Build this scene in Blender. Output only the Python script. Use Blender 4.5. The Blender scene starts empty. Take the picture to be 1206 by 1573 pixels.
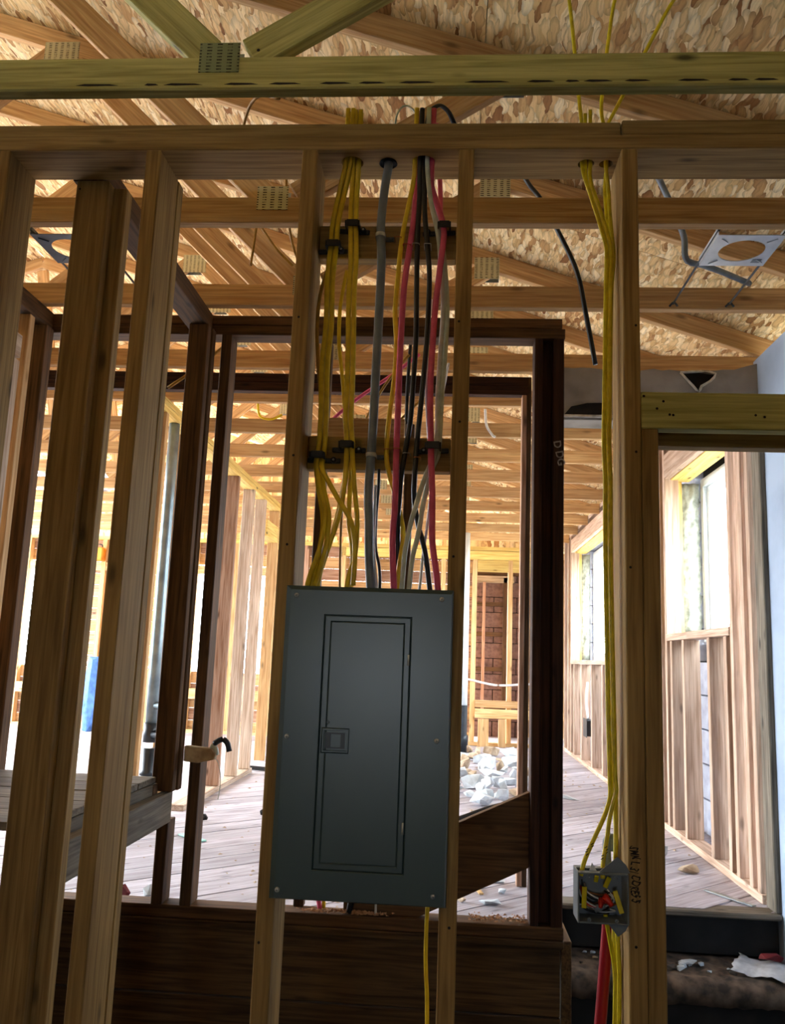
import bpy, bmesh, math, random
from mathutils import Vector, Matrix, Euler
random.seed(7)
scene = bpy.context.scene
COL = scene.collection
OZ = 1.52                      # height of the camera above the lower floor; heights below are written relative to it

# ------------------------------------------------------------------ camera
cam_d = bpy.data.cameras.new('camera'); cam = bpy.data.objects.new('camera', cam_d); COL.objects.link(cam)
PITCH, ROLL, YAW = math.radians(9.7927), math.radians(2.188), math.radians(4.028)
cy, sy, cp, sp = math.cos(YAW), math.sin(YAW), math.cos(PITCH), math.sin(PITCH)
fwd = Vector((-sy*cp, cy*cp, sp)); right = Vector((cy, sy, 0)); up = right.cross(fwd)
r2 = math.cos(ROLL)*right + math.sin(ROLL)*up; u2 = -math.sin(ROLL)*right + math.cos(ROLL)*up
cam.matrix_world = Matrix(((r2.x,u2.x,-fwd.x,0),(r2.y,u2.y,-fwd.y,0),(r2.z,u2.z,-fwd.z,OZ),(0,0,0,1)))
cam_d.sensor_fit = 'VERTICAL'; cam_d.sensor_height = 24.0; cam_d.lens = 24.0*1300.6/1573.0
cam_d.clip_start = 0.05; cam_d.clip_end = 500
scene.camera = cam

# ------------------------------------------------------------------ sky, daylight, exposure
world = bpy.data.worlds.new('sky'); scene.world = world; world.use_nodes = True
bg = world.node_tree.nodes['Background']; bg.inputs[0].default_value = (0.82, 0.91, 1.0, 1); bg.inputs[1].default_value = 31.0
R90 = math.pi/2
def portal(name, loc, rot, sx, sy_):
    """marks an opening of the house so that the sky light is sampled through it"""
    l = bpy.data.lights.new(name, 'AREA'); l.shape = 'RECTANGLE'; l.size = sx; l.size_y = sy_; l.cycles.is_portal = True
    o = bpy.data.objects.new(name, l); COL.objects.link(o); o.location = (loc[0], loc[1], loc[2]+OZ); o.rotation_euler = rot
portal('opening_window_near', (1.70, 4.75, 0.68), (0, R90, 0), 1.02, 1.3)
portal('opening_window_far', (1.70, 8.31, 0.63), (0, R90, 0), 1.2, 2.24)
portal('opening_left', (-8.15, 7.4, 0.2), (0, -R90, 0), 2.3, 8.2)
portal('opening_far_end', (-3.3, 11.45, 0.4), (-R90, 0, 0), 9.2, 2.8)
portal('added_opening_behind', (-0.5, -3.62, -0.05), (R90, 0, 0), 0.6, 0.44)  # small opening added behind the camera, sized for the light on the front
portal('added_opening_roof', (-6.95, 7.3, 1.95), (0, -math.atan(0.335)-math.pi, 0), 2.9, 8.0)  # gap added in the left slope to brighten the raised room
scene.cycles.max_bounces = 7; scene.cycles.diffuse_bounces = 4; scene.cycles.caustics_reflective = False; scene.cycles.caustics_refractive = False; scene.cycles.sample_clamp_indirect = 12
vs = scene.view_settings
vs.view_transform = 'Standard'; vs.look = 'None'; vs.gamma = 1.0; vs.exposure = -0.08; vs.use_curve_mapping = False

# ------------------------------------------------------------------ materials
def lin(c): return tuple((v/255/12.92 if v/255 <= 0.04045 else ((v/255+0.055)/1.055)**2.4) for v in c) + (1,)
MATS = {}
def mat_base(name, rough=0.7, metal=0.0, spec=0.3):
    m = bpy.data.materials.new(name); m.use_nodes = True; nt = m.node_tree
    b = nt.nodes['Principled BSDF']; b.inputs['Roughness'].default_value = rough; b.inputs['Metallic'].default_value = metal
    b.inputs['Specular IOR Level'].default_value = spec
    MATS[name] = m
    return m, nt, b
def N(nt, t, **kw):
    n = nt.nodes.new(t)
    for k, v in kw.items(): setattr(n, k, v)
    return n
def ramp(nt, src, stops):
    r = N(nt, 'ShaderNodeValToRGB'); e = r.color_ramp.elements
    while len(e) < len(stops): e.new(0.5)
    for i, (p, c) in enumerate(stops): e[i].position = p; e[i].color = c
    nt.links.new(src, r.inputs[0]); return r.outputs[0]
def mixc(nt, fac, a, b, blend='MIX'):
    m = N(nt, 'ShaderNodeMix', data_type='RGBA', blend_type=blend)
    for s, v in ((m.inputs[0], fac), (m.inputs[6], a), (m.inputs[7], b)):
        if isinstance(v, (int, float)): s.default_value = v
        elif isinstance(v, tuple): s.default_value = v
        else: nt.links.new(v, s)
    return m.outputs[2]
def bump(nt, b, h, strength, dist=0.002):
    n = N(nt, 'ShaderNodeBump'); n.inputs['Strength'].default_value = strength; n.inputs['Distance'].default_value = dist
    nt.links.new(h, n.inputs['Height']); nt.links.new(n.outputs[0], b.inputs['Normal'])
def wood(name, light, dark, knots=0.9, rough=0.72, var=0.16, dirt=0.0):
    m, nt, b = mat_base(name, rough, 0, 0.2)
    tc = N(nt, 'ShaderNodeTexCoord'); oi = N(nt, 'ShaderNodeObjectInfo'); L = nt.links.new
    off = N(nt, 'ShaderNodeVectorMath', operation='SCALE'); L(oi.outputs['Random'], off.inputs['Scale']); off.inputs[0].default_value = (13, 7, 9)
    add = N(nt, 'ShaderNodeVectorMath', operation='ADD'); L(tc.outputs['Object'], add.inputs[0]); L(off.outputs[0], add.inputs[1])
    def nz(sc, scale, detail, dist=0.0):
        mp = N(nt, 'ShaderNodeMapping'); mp.inputs['Scale'].default_value = sc; L(add.outputs[0], mp.inputs[0])
        n = N(nt, 'ShaderNodeTexNoise'); n.inputs['Scale'].default_value = scale; n.inputs['Detail'].default_value = detail; n.inputs['Distortion'].default_value = dist
        L(mp.outputs[0], n.inputs['Vector']); return n.outputs[0], mp
    g1, _ = nz((1.2, 26, 26), 3.0, 4, 0.6); g2, _ = nz((0.6, 6, 6), 1.6, 3, 0.8); g3, _ = nz((4, 160, 160), 1.0, 2)
    c = ramp(nt, g1, [(0.32, lin(dark)), (0.62, lin(light))])
    c2 = ramp(nt, g2, [(0.3, (0.68,0.66,0.64,1)), (0.68, (1.1,1.1,1.1,1))])
    c = mixc(nt, 0.6, c, c2, 'MULTIPLY')
    c = mixc(nt, 0.35, c, ramp(nt, g3, [(0.35,(0.6,0.6,0.6,1)),(0.6,(1.08,1.08,1.08,1))]), 'MULTIPLY')
    if knots:
        mp = N(nt, 'ShaderNodeMapping'); mp.inputs['Scale'].default_value = (2.6, 7.5, 7.5); L(add.outputs[0], mp.inputs[0])
        v = N(nt, 'ShaderNodeTexVoronoi'); v.inputs['Scale'].default_value = 1.5; L(mp.outputs[0], v.inputs['Vector'])
        k = ramp(nt, v.outputs['Distance'], [(0.05, (1,1,1,1)), (0.15, (0,0,0,1))])
        kd = tuple(x*0.42 for x in dark)
        kk = N(nt, 'ShaderNodeMath', operation='MULTIPLY'); L(k, kk.inputs[0]); kk.inputs[1].default_value = knots
        c = mixc(nt, kk.outputs[0], c, lin(kd))
    if dirt:
        d, _ = nz((1.5, 3, 3), 2.2, 5, 0.4)
        dd = ramp(nt, d, [(0.45, (0,0,0,1)), (0.75, (dirt,dirt,dirt,1))])
        c = mixc(nt, dd, c, (0.012,0.010,0.008,1))
    hs = N(nt, 'ShaderNodeHueSaturation'); mr = N(nt, 'ShaderNodeMapRange'); L(oi.outputs['Random'], mr.inputs[0])
    mr.inputs[3].default_value = 1-var; mr.inputs[4].default_value = 1+var; L(mr.outputs[0], hs.inputs['Value']); L(c, hs.inputs['Color'])
    L(hs.outputs[0], b.inputs['Base Color']); bump(nt, b, g1, 0.25, 0.0015)
    return m
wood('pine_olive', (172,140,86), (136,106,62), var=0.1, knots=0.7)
wood('pine_green', (200,194,120), (160,152,84), var=0.05)
wood('pine_truss', (212,174,124), (182,138,90), knots=0.6)
wood('pine_amber', (220,180,126), (188,140,90), knots=0.6)
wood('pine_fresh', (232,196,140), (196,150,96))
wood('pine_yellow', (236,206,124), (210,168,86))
wood('pine_pale', (222,200,178), (176,146,120), knots=0.6)
wood('pine_rose', (208,180,158), (168,136,112), knots=0.6)
wood('pine_pink', (196,158,132), (150,106,78))
wood('pine_grey', (176,158,132), (126,106,82))
wood('old_brown', (108,78,50), (68,48,30), dirt=0.3, knots=0.6)
wood('old_dark', (74,44,26), (40,22,13), dirt=0.45)
wood('joist_dark', (112,84,52), (72,52,32), dirt=0.5, knots=0.5)
wood('plank_floor', (198,194,202), (164,154,160), knots=0.6, var=0.13, dirt=0.22)
wood('deck_grey', (136,126,110), (92,84,72), dirt=0.4)

def flat(name, col, rough=0.5, metal=0.0, spec=0.4, nscale=0, ncol=None, nlo=0.4, nhi=0.7, bmp=0.0, detail=5):
    m, nt, b = mat_base(name, rough, metal, spec)
    b.inputs['Base Color'].default_value = lin(col)
    if nscale:
        tc = N(nt, 'ShaderNodeTexCoord'); n = N(nt, 'ShaderNodeTexNoise'); n.inputs['Scale'].default_value = nscale; n.inputs['Detail'].default_value = detail
        nt.links.new(tc.outputs['Object'], n.inputs['Vector'])
        nt.links.new(ramp(nt, n.outputs[0], [(nlo, lin(col)), (nhi, lin(ncol or col))]), b.inputs['Base Color'])
        if bmp: bump(nt, b, n.outputs[0], bmp, 0.004)
    return m
flat('cable_yellow', (238,206,40), 0.4, nscale=30, ncol=(214,178,26)); flat('cable_ochre', (170,124,30), 0.45, nscale=30, ncol=(132,94,20))
flat('cable_bright', (226,206,34), 0.38, nscale=40, ncol=(196,174,20)); flat('cable_grey', (124,134,144), 0.45, nscale=25, ncol=(108,117,128))
flat('cable_pink', (224,92,130), 0.4, nscale=30, ncol=(204,74,110)); flat('cable_black', (18,18,20), 0.4, nscale=30, ncol=(28,28,30))
flat('cable_white', (228,228,226), 0.35, nscale=30, ncol=(206,208,208)); flat('cable_pale', (206,212,196), 0.4, nscale=30, ncol=(178,186,170))
flat('panel_grey', (62,80,78), 0.33, 0.0, 0.6, nscale=6, ncol=(57,75,74)); flat('panel_dark', (10,11,12), 0.6, nscale=10, ncol=(16,17,18))
flat('latch_grey', (64,70,76), 0.4, nscale=20, ncol=(56,62,68))
flat('steel', (208,210,206), 0.35, 0.3, 0.7, nscale=40, ncol=(150,152,150)); flat('zinc', (176,184,184), 0.42, 0.75, 0.5, nscale=18, ncol=(132,142,146))
flat('zinc_dark', (92,98,104), 0.5, 0.6, 0.4, nscale=18, ncol=(70,76,82)); flat('white_metal', (206,214,222), 0.4, 0.15, 0.5, nscale=14, ncol=(184,194,204))
flat('black_plastic', (20,20,21), 0.45, nscale=20, ncol=(30,30,31)); flat('box_grey', (120,128,134), 0.5, nscale=16, ncol=(106,114,120))
flat('wire_red', (196,40,24), 0.4, nscale=20, ncol=(160,30,20)); flat('pole_red', (156,22,36), 0.35, nscale=12, ncol=(140,18,26))
flat('copper', (196,120,70), 0.35, 0.9, nscale=30, ncol=(160,90,50)); flat('ink', (24,18,14), 0.8, nscale=60, ncol=(46,36,26)); flat('chalk', (168,156,148), 0.9, nscale=90, ncol=(110,96,86))
flat('plaster_blue', (168,184,204), 0.8, nscale=3, ncol=(146,162,184), bmp=0.1); flat('plaster_grey', (158,150,140), 0.85, nscale=5, ncol=(116,108,98), bmp=0.2)
flat('plaster_edge', (214,206,190), 0.9, nscale=30, ncol=(170,156,136), bmp=0.4); flat('dark_brown', (22,18,15), 0.9, nscale=14, ncol=(40,32,26))
flat('plaster_white', (214,224,230), 0.85, nscale=14, ncol=(176,182,184), bmp=0.4); flat('plaster_tan', (196,176,150), 0.9, nscale=16, ncol=(150,126,100), bmp=0.4)
flat('step_dark', (46,44,42), 0.9, nscale=5, ncol=(26,26,26), bmp=0.4); flat('step_dust', (128,108,90), 0.95, nscale=16, ncol=(62,54,46), bmp=0.6, nlo=0.35, nhi=0.62)
flat('shell_dark', (70,64,58), 0.95, nscale=4, ncol=(52,48,44), bmp=0.2); flat('concrete', (78,72,66), 0.95, nscale=9, ncol=(52,48,44), bmp=0.3); flat('ground_pale', (178,170,156), 0.95, nscale=0.8, ncol=(146,138,124), bmp=0.2)
flat('block_brown', (128,98,86), 0.9, nscale=20, ncol=(96,70,62), bmp=0.5); flat('block_blue', (206,212,226), 0.85, nscale=14, ncol=(172,176,196), bmp=0.3)
flat('abs_black', (34,40,46), 0.4, nscale=14, ncol=(48,54,60)); flat('galvanised', (150,166,172), 0.4, 0.45, 0.5, nscale=12, ncol=(118,134,142))
flat('window_white', (232,240,242), 0.4, nscale=10, ncol=(220,230,234)); flat('foil_wool', (176,176,160), 0.55, 0.1, nscale=24, ncol=(118,120,106), bmp=1.0)
flat('gap_black', (10,9,9), 0.9, nscale=20, ncol=(18,16,15)); flat('paper', (214,214,214), 0.85, nscale=30, ncol=(186,186,186)); flat('scrap_red', (120,22,26), 0.7, nscale=20, ncol=(84,14,18))
flat('tarp_blue', (70,110,170), 0.6, nscale=16, ncol=(44,78,130), bmp=0.5); flat('box_orange', (226,140,30), 0.5, nscale=16, ncol=(196,110,20)); flat('tan_wood', (190,166,132), 0.8, nscale=30, ncol=(150,124,92))
flat('mint', (170,226,212), 0.6, nscale=20, ncol=(150,206,194)); flat('duct_foil', (196,206,220), 0.3, 0.6, nscale=60, ncol=(130,140,156), bmp=0.8); flat('sawdust', (206,160,120), 0.95, nscale=60, ncol=(150,104,70), bmp=0.6)

# glass
m, nt, b = mat_base('glass', 0.02, 0, 0.5)
tr = N(nt, 'ShaderNodeBsdfTransparent'); tr.inputs[0].default_value = (0.96,0.98,0.99,1); gl = N(nt, 'ShaderNodeBsdfGlossy'); gl.inputs['Roughness'].default_value = 0.02
mx = N(nt, 'ShaderNodeMixShader'); mx.inputs[0].default_value = 0.05; nt.links.new(tr.outputs[0], mx.inputs[1]); nt.links.new(gl.outputs[0], mx.inputs[2])
nt.links.new(mx.outputs[0], nt.nodes['Material Output'].inputs[0])

# oriented strand board
def osb():
    m, nt, b = mat_base('osb', 0.75, 0, 0.25); L = nt.links.new
    tc = N(nt, 'ShaderNodeTexCoord'); oi = N(nt, 'ShaderNodeObjectInfo')
    off = N(nt, 'ShaderNodeVectorMath', operation='SCALE'); L(oi.outputs['Random'], off.inputs['Scale']); off.inputs[0].default_value = (31, 17, 0)
    add = N(nt, 'ShaderNodeVectorMath', operation='ADD'); L(tc.outputs['Object'], add.inputs[0]); L(off.outputs[0], add.inputs[1])
    wn = N(nt, 'ShaderNodeTexNoise'); wn.inputs['Scale'].default_value = 14; wn.inputs['Detail'].default_value = 3; L(add.outputs[0], wn.inputs['Vector'])
    ws = N(nt, 'ShaderNodeVectorMath', operation='MULTIPLY_ADD'); L(wn.outputs['Color'], ws.inputs[0]); ws.inputs[1].default_value = (0.035,0.035,0); L(add.outputs[0], ws.inputs[2])
    tones = [(0.0, lin((146,98,54))), (0.12, lin((194,148,94))), (0.35, lin((226,190,132))), (0.7, lin((240,210,156))), (1.0, lin((250,230,188)))]
    c = None
    # flakes of several directions laid one over another
    for i, (ang, sc, asp, keep) in enumerate(((0.1,1.2,2.6,0.0),(0.9,1.0,3.2,0.5),(-0.7,1.1,3.0,0.5),(0.3,0.75,2.2,0.7),(-1.2,1.4,4.0,0.5),(1.5,1.2,3.2,0.6),(2.3,1.0,3.6,0.62),(0.55,1.6,4.5,0.6))):
        mp = N(nt, 'ShaderNodeMapping'); mp.inputs['Rotation'].default_value = (0,0,ang); mp.inputs['Scale'].default_value = (7.4*sc, 7.4*sc*asp, 1); mp.inputs['Location'].default_value = (i*3.31, i*1.73, 0)
        L(ws.outputs[0], mp.inputs[0])
        v = N(nt, 'ShaderNodeTexVoronoi', voronoi_dimensions='2D'); v.inputs['Scale'].default_value = 1.0; L(mp.outputs[0], v.inputs['Vector'])
        sep = N(nt, 'ShaderNodeSeparateColor'); L(v.outputs['Color'], sep.inputs[0])
        fib = N(nt, 'ShaderNodeTexNoise'); m2 = N(nt, 'ShaderNodeMapping'); m2.inputs['Rotation'].default_value = (0,0,ang); m2.inputs['Scale'].default_value = (7,150,1); L(ws.outputs[0], m2.inputs[0]); L(m2.outputs[0], fib.inputs['Vector']); fib.inputs['Scale'].default_value = 1; fib.inputs['Detail'].default_value = 3
        ci = mixc(nt, 0.5, ramp(nt, sep.outputs[0], tones), ramp(nt, fib.outputs[0], [(0.33,(0.6,0.55,0.48,1)),(0.56,(1.05,1.05,1.05,1))]), 'MULTIPLY')
        if c is None: c = ci
        else:
            g = N(nt, 'ShaderNodeMath', operation='GREATER_THAN'); L(sep.outputs[1], g.inputs[0]); g.inputs[1].default_value = keep
            d = N(nt, 'ShaderNodeMath', operation='LESS_THAN'); L(v.outputs['Distance'], d.inputs[0]); d.inputs[1].default_value = 0.46
            gm = N(nt, 'ShaderNodeMath', operation='MULTIPLY'); L(g.outputs[0], gm.inputs[0]); L(d.outputs[0], gm.inputs[1])
            rim = N(nt, 'ShaderNodeMapRange'); L(v.outputs['Distance'], rim.inputs[0]); rim.inputs[1].default_value = 0.25; rim.inputs[2].default_value = 0.46; rim.inputs[3].default_value = 1.0; rim.inputs[4].default_value = 0.66
            hs = N(nt, 'ShaderNodeHueSaturation'); L(rim.outputs[0], hs.inputs['Value']); L(ci, hs.inputs['Color'])
            c = mixc(nt, gm.outputs[0], c, hs.outputs[0])
    fine = N(nt, 'ShaderNodeTexNoise'); mp = N(nt, 'ShaderNodeMapping'); mp.inputs['Scale'].default_value = (7, 44, 1); mp.inputs['Rotation'].default_value = (0,0,0.35); L(ws.outputs[0], mp.inputs[0]); L(mp.outputs[0], fine.inputs['Vector']); fine.inputs['Scale'].default_value = 1; fine.inputs['Detail'].default_value = 4
    c = mixc(nt, ramp(nt, fine.outputs[0], [(0.64,(0,0,0,1)),(0.70,(0.7,0.7,0.7,1))]), c, lin((132,86,46)))
    L(c, b.inputs['Base Color']); bump(nt, b, fine.outputs[0], 0.5, 0.004)
osb()
# punched truss plate
def plate_mat(name, base, slot):
    m, nt, b = mat_base(name, 0.45, 0.35, 0.5); L = nt.links.new
    tc = N(nt, 'ShaderNodeTexCoord'); sx = N(nt, 'ShaderNodeSeparateXYZ'); L(tc.outputs['Object'], sx.inputs[0])
    def band(sock, per, duty, ph=0.0):
        a = N(nt, 'ShaderNodeMath', operation='MULTIPLY_ADD'); L(sock, a.inputs[0]); a.inputs[1].default_value = 1/per; a.inputs[2].default_value = ph+50
        f = N(nt, 'ShaderNodeMath', operation='FRACT'); L(a.outputs[0], f.inputs[0])
        g = N(nt, 'ShaderNodeMath', operation='LESS_THAN'); L(f.outputs[0], g.inputs[0]); g.inputs[1].default_value = duty; return g.outputs[0]
    a = band(sx.outputs[0], 0.0255, 0.5, 0.25); c = band(sx.outputs[2], 0.0085, 0.45)
    mu = N(nt, 'ShaderNodeMath', operation='MULTIPLY'); L(a, mu.inputs[0]); L(c, mu.inputs[1])
    n = N(nt, 'ShaderNodeTexNoise'); n.inputs['Scale'].default_value = 60; L(tc.outputs['Object'], n.inputs['Vector'])
    mm = N(nt, 'ShaderNodeMath', operation='MULTIPLY'); L(mu.outputs[0], mm.inputs[0]); L(ramp(nt, n.outputs[0], [(0.35,(0.2,0.2,0.2,1)),(0.5,(1,1,1,1))]), mm.inputs[1])
    L(mixc(nt, mm.outputs[0], lin(base), lin(slot)), b.inputs['Base Color']); bump(nt, b, mu.outputs[0], -0.5, 0.002)
plate_mat('plate_green', (132,144,104), (50,52,30)); plate_mat('plate_zinc', (196,188,150), (70,54,30))

# ------------------------------------------------------------------ builders
WM = {}                                            # world matrices of everything placed so far
def place(o, M, parent):
    COL.objects.link(o); WM[o.name] = M
    if parent is None: o.matrix_basis = M
    else: o.parent = parent; o.matrix_basis = WM[parent.name].inverted() @ M
    return o
def tag(o, label=None, cat=None, group=None, kind=None):
    for k, v in (('label', label), ('category', cat), ('group', group), ('kind', kind)):
        if v: o[k] = v
    return o
def empty(name, loc, label=None, cat=None, group=None, kind=None):
    o = bpy.data.objects.new(name, None); o.empty_display_size = 0.05
    place(o, Matrix.Translation((loc[0], loc[1], loc[2]+OZ)), None); return tag(o, label, cat, group, kind)
def meshobj(name, me, mat, M, parent, smooth=False):
    if not me.materials: me.materials.append(MATS[mat])
    if smooth:
        for p in me.polygons: p.use_smooth = True
    return place(bpy.data.objects.new(name, me), M, parent)
BOXES = {}
def box_mesh(dx, dy, dz, mat, bev):
    key = (round(dx,4), round(dy,4), round(dz,4), mat, bev)
    if key in BOXES: return BOXES[key]
    bm = bmesh.new(); bmesh.ops.create_cube(bm, size=1.0)
    for v in bm.verts: v.co = Vector((v.co.x*dx, v.co.y*dy, v.co.z*dz))
    if bev: bmesh.ops.bevel(bm, geom=bm.edges[:], offset=min(bev, 0.3*min(dx,dy,dz)), segments=1, affect='EDGES')
    me = bpy.data.meshes.new('board'); bm.to_mesh(me); bm.free(); me.materials.append(MATS[mat]); BOXES[key] = me
    return me
def board(name, parent, mat, xr, yr, zr, bev=0.0025):
    """axis-aligned board; local X runs along its longest side so the grain follows it"""
    d = Vector((xr[1]-xr[0], yr[1]-yr[0], zr[1]-zr[0])); c = Vector(((xr[0]+xr[1])/2, (yr[0]+yr[1])/2, (zr[0]+zr[1])/2+OZ))
    ax = max(range(3), key=lambda i: d[i])
    if ax == 0: Rm = Matrix.Identity(4); dims = (d.x, d.y, d.z)
    elif ax == 1: Rm = Matrix.Rotation(R90, 4, 'Z'); dims = (d.y, d.x, d.z)
    else: Rm = Matrix.Rotation(-R90, 4, 'Y'); dims = (d.z, d.y, d.x)
    return meshobj(name, box_mesh(*dims, mat, bev), mat, Matrix.Translation(c) @ Rm, parent)
def beam(name, parent, mat, p0, p1, w, t, side=(0,1,0), bev=0.0025):
    """board between two points; thickness t along 'side', width w across it"""
    a, b_ = Vector(p0), Vector(p1); d = b_-a; X = d.normalized(); Y = Vector(side); Y = (Y - X*Y.dot(X)).normalized(); Z = X.cross(Y)
    c = (a+b_)/2; M = Matrix(((X.x,Y.x,Z.x,c.x),(X.y,Y.y,Z.y,c.y),(X.z,Y.z,Z.z,c.z+OZ),(0,0,0,1)))
    return meshobj(name, box_mesh(d.length, t, w, mat, bev), mat, M, parent)
def prism_y(name, parent, mat, poly, y0, y1, bev=0.002):
    """polygon in x,z extruded in y"""
    cx = sum(p[0] for p in poly)/len(poly); cz = sum(p[1] for p in poly)/len(poly); cyy = (y0+y1)/2
    bm = bmesh.new(); vs_ = [bm.verts.new((p[0]-cx, y0-cyy, p[1]-cz)) for p in poly]; f = bm.faces.new(vs_)
    e = bmesh.ops.extrude_face_region(bm, geom=[f]); bmesh.ops.translate(bm, verts=[v for v in e['geom'] if isinstance(v, bmesh.types.BMVert)], vec=(0, y1-y0, 0))
    bmesh.ops.recalc_face_normals(bm, faces=bm.faces[:])
    if bev: bmesh.ops.bevel(bm, geom=bm.edges[:], offset=bev, segments=1, affect='EDGES')
    me = bpy.data.meshes.new(name); bm.to_mesh(me); bm.free()
    return meshobj(name, me, mat, Matrix.Translation((cx, cyy, cz+OZ)), parent)
def catmull(pts, n=6):
    P = [Vector(p) for p in pts]; P = [P[0]*2-P[1]] + P + [P[-1]*2-P[-2]]; out = []
    for i in range(1, len(P)-2):
        a, b_, c, d = P[i-1], P[i], P[i+1], P[i+2]
        for k in range(n):
            t = k/n; out.append(0.5*((2*b_) + (c-a)*t + (2*a-5*b_+4*c-d)*t*t + (3*b_-a-3*c+d)*t**3))
    out.append(P[-2]); return out
def tube_mesh(pts, a, b_, seg=10, axis=(1,0,0), caps=True):
    me = bpy.data.meshes.new('tube'); V_, F_ = [], []
    n = len(pts)
    for i, p in enumerate(pts):
        t = (pts[min(i+1,n-1)]-pts[max(i-1,0)]).normalized(); A = Vector(axis); A = A - t*A.dot(t)
        if A.length < 1e-3: A = Vector((0,1,0)) - t*t.y
        A.normalize(); B = t.cross(A)
        ra = a[i] if isinstance(a, (list,tuple)) else a; rb = b_[i] if isinstance(b_, (list,tuple)) else b_
        for s in range(seg):
            th = 2*math.pi*s/seg; V_.append(p + A*(ra*math.cos(th)) + B*(rb*math.sin(th)))
    for i in range(n-1):
        for s in range(seg):
            F_.append((i*seg+s, i*seg+(s+1)%seg, (i+1)*seg+(s+1)%seg, (i+1)*seg+s))
    if caps: F_.append(tuple(reversed(range(seg)))); F_.append(tuple(range((n-1)*seg, n*seg)))
    me.from_pydata([tuple(v) for v in V_], [], F_); me.update(); return me
def tube(name, parent, mat, pts, a, b_=None, seg=10, axis=(1,0,0), n=6, smooth=True):
    P = catmull(pts, n) if n else [Vector(p) for p in pts]; o = P[len(P)//2].copy()
    me = tube_mesh([p-o for p in P], a, b_ if b_ is not None else a, seg, axis)
    return meshobj(name, me, mat, Matrix.Translation((o.x, o.y, o.z+OZ)), parent, smooth)
def lathe(name, parent, mat, prof, loc, direction=(0,0,1), seg=20):
    """profile of (radius, height) turned about 'direction'"""
    me = bpy.data.meshes.new(name); V_, F_ = [], []
    for r, h in prof:
        for s in range(seg): th = 2*math.pi*s/seg; V_.append((r*math.cos(th), r*math.sin(th), h))
    for i in range(len(prof)-1):
        for s in range(seg): F_.append((i*seg+s, i*seg+(s+1)%seg, (i+1)*seg+(s+1)%seg, (i+1)*seg+s))
    F_.append(tuple(reversed(range(seg)))); F_.append(tuple(range((len(prof)-1)*seg, len(prof)*seg)))
    me.from_pydata(V_, [], F_); me.update()
    q = Vector((0,0,1)).rotation_difference(Vector(direction)).to_matrix().to_4x4()
    o = meshobj(name, me, mat, Matrix.Translation((loc[0], loc[1], loc[2]+OZ)) @ q, parent)
    for p in me.polygons: p.use_smooth = len(p.vertices) == 4
    return o
def chunk_mesh(sx, sy_, sz, mat, seed, n=14):
    rnd = random.Random(seed); bm = bmesh.new()
    for i in range(n):
        v = Vector((rnd.gauss(0,1), rnd.gauss(0,1), rnd.gauss(0,1))).normalized(); v = Vector((v.x*sx, v.y*sy_, max(min(v.z*1.6,1),-1)*sz))
        bm.verts.new(v)
    bmesh.ops.convex_hull(bm, input=bm.verts[:]); bmesh.ops.delete(bm, geom=[v for v in bm.verts if not v.link_faces], context='VERTS')
    me = bpy.data.meshes.new('chunk'); bm.to_mesh(me); bm.free(); me.materials.append(MATS[mat]); return me
def text(name, parent, mat, s, M, size):
    cu = bpy.data.curves.new(name, 'FONT'); cu.body = s; cu.size = size; cu.align_x = 'CENTER'; cu.align_y = 'CENTER'; cu.extrude = 0.0003; cu.offset = 0.02*size
    t = bpy.data.objects.new('tmp', cu); COL.objects.link(t); bpy.context.view_layer.update()
    me = bpy.data.meshes.new_from_object(t.evaluated_get(bpy.context.evaluated_depsgraph_get())); COL.objects.unlink(t); bpy.data.objects.remove(t)
    me.materials.clear(); return meshobj(name, me, mat, M, parent)
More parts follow.
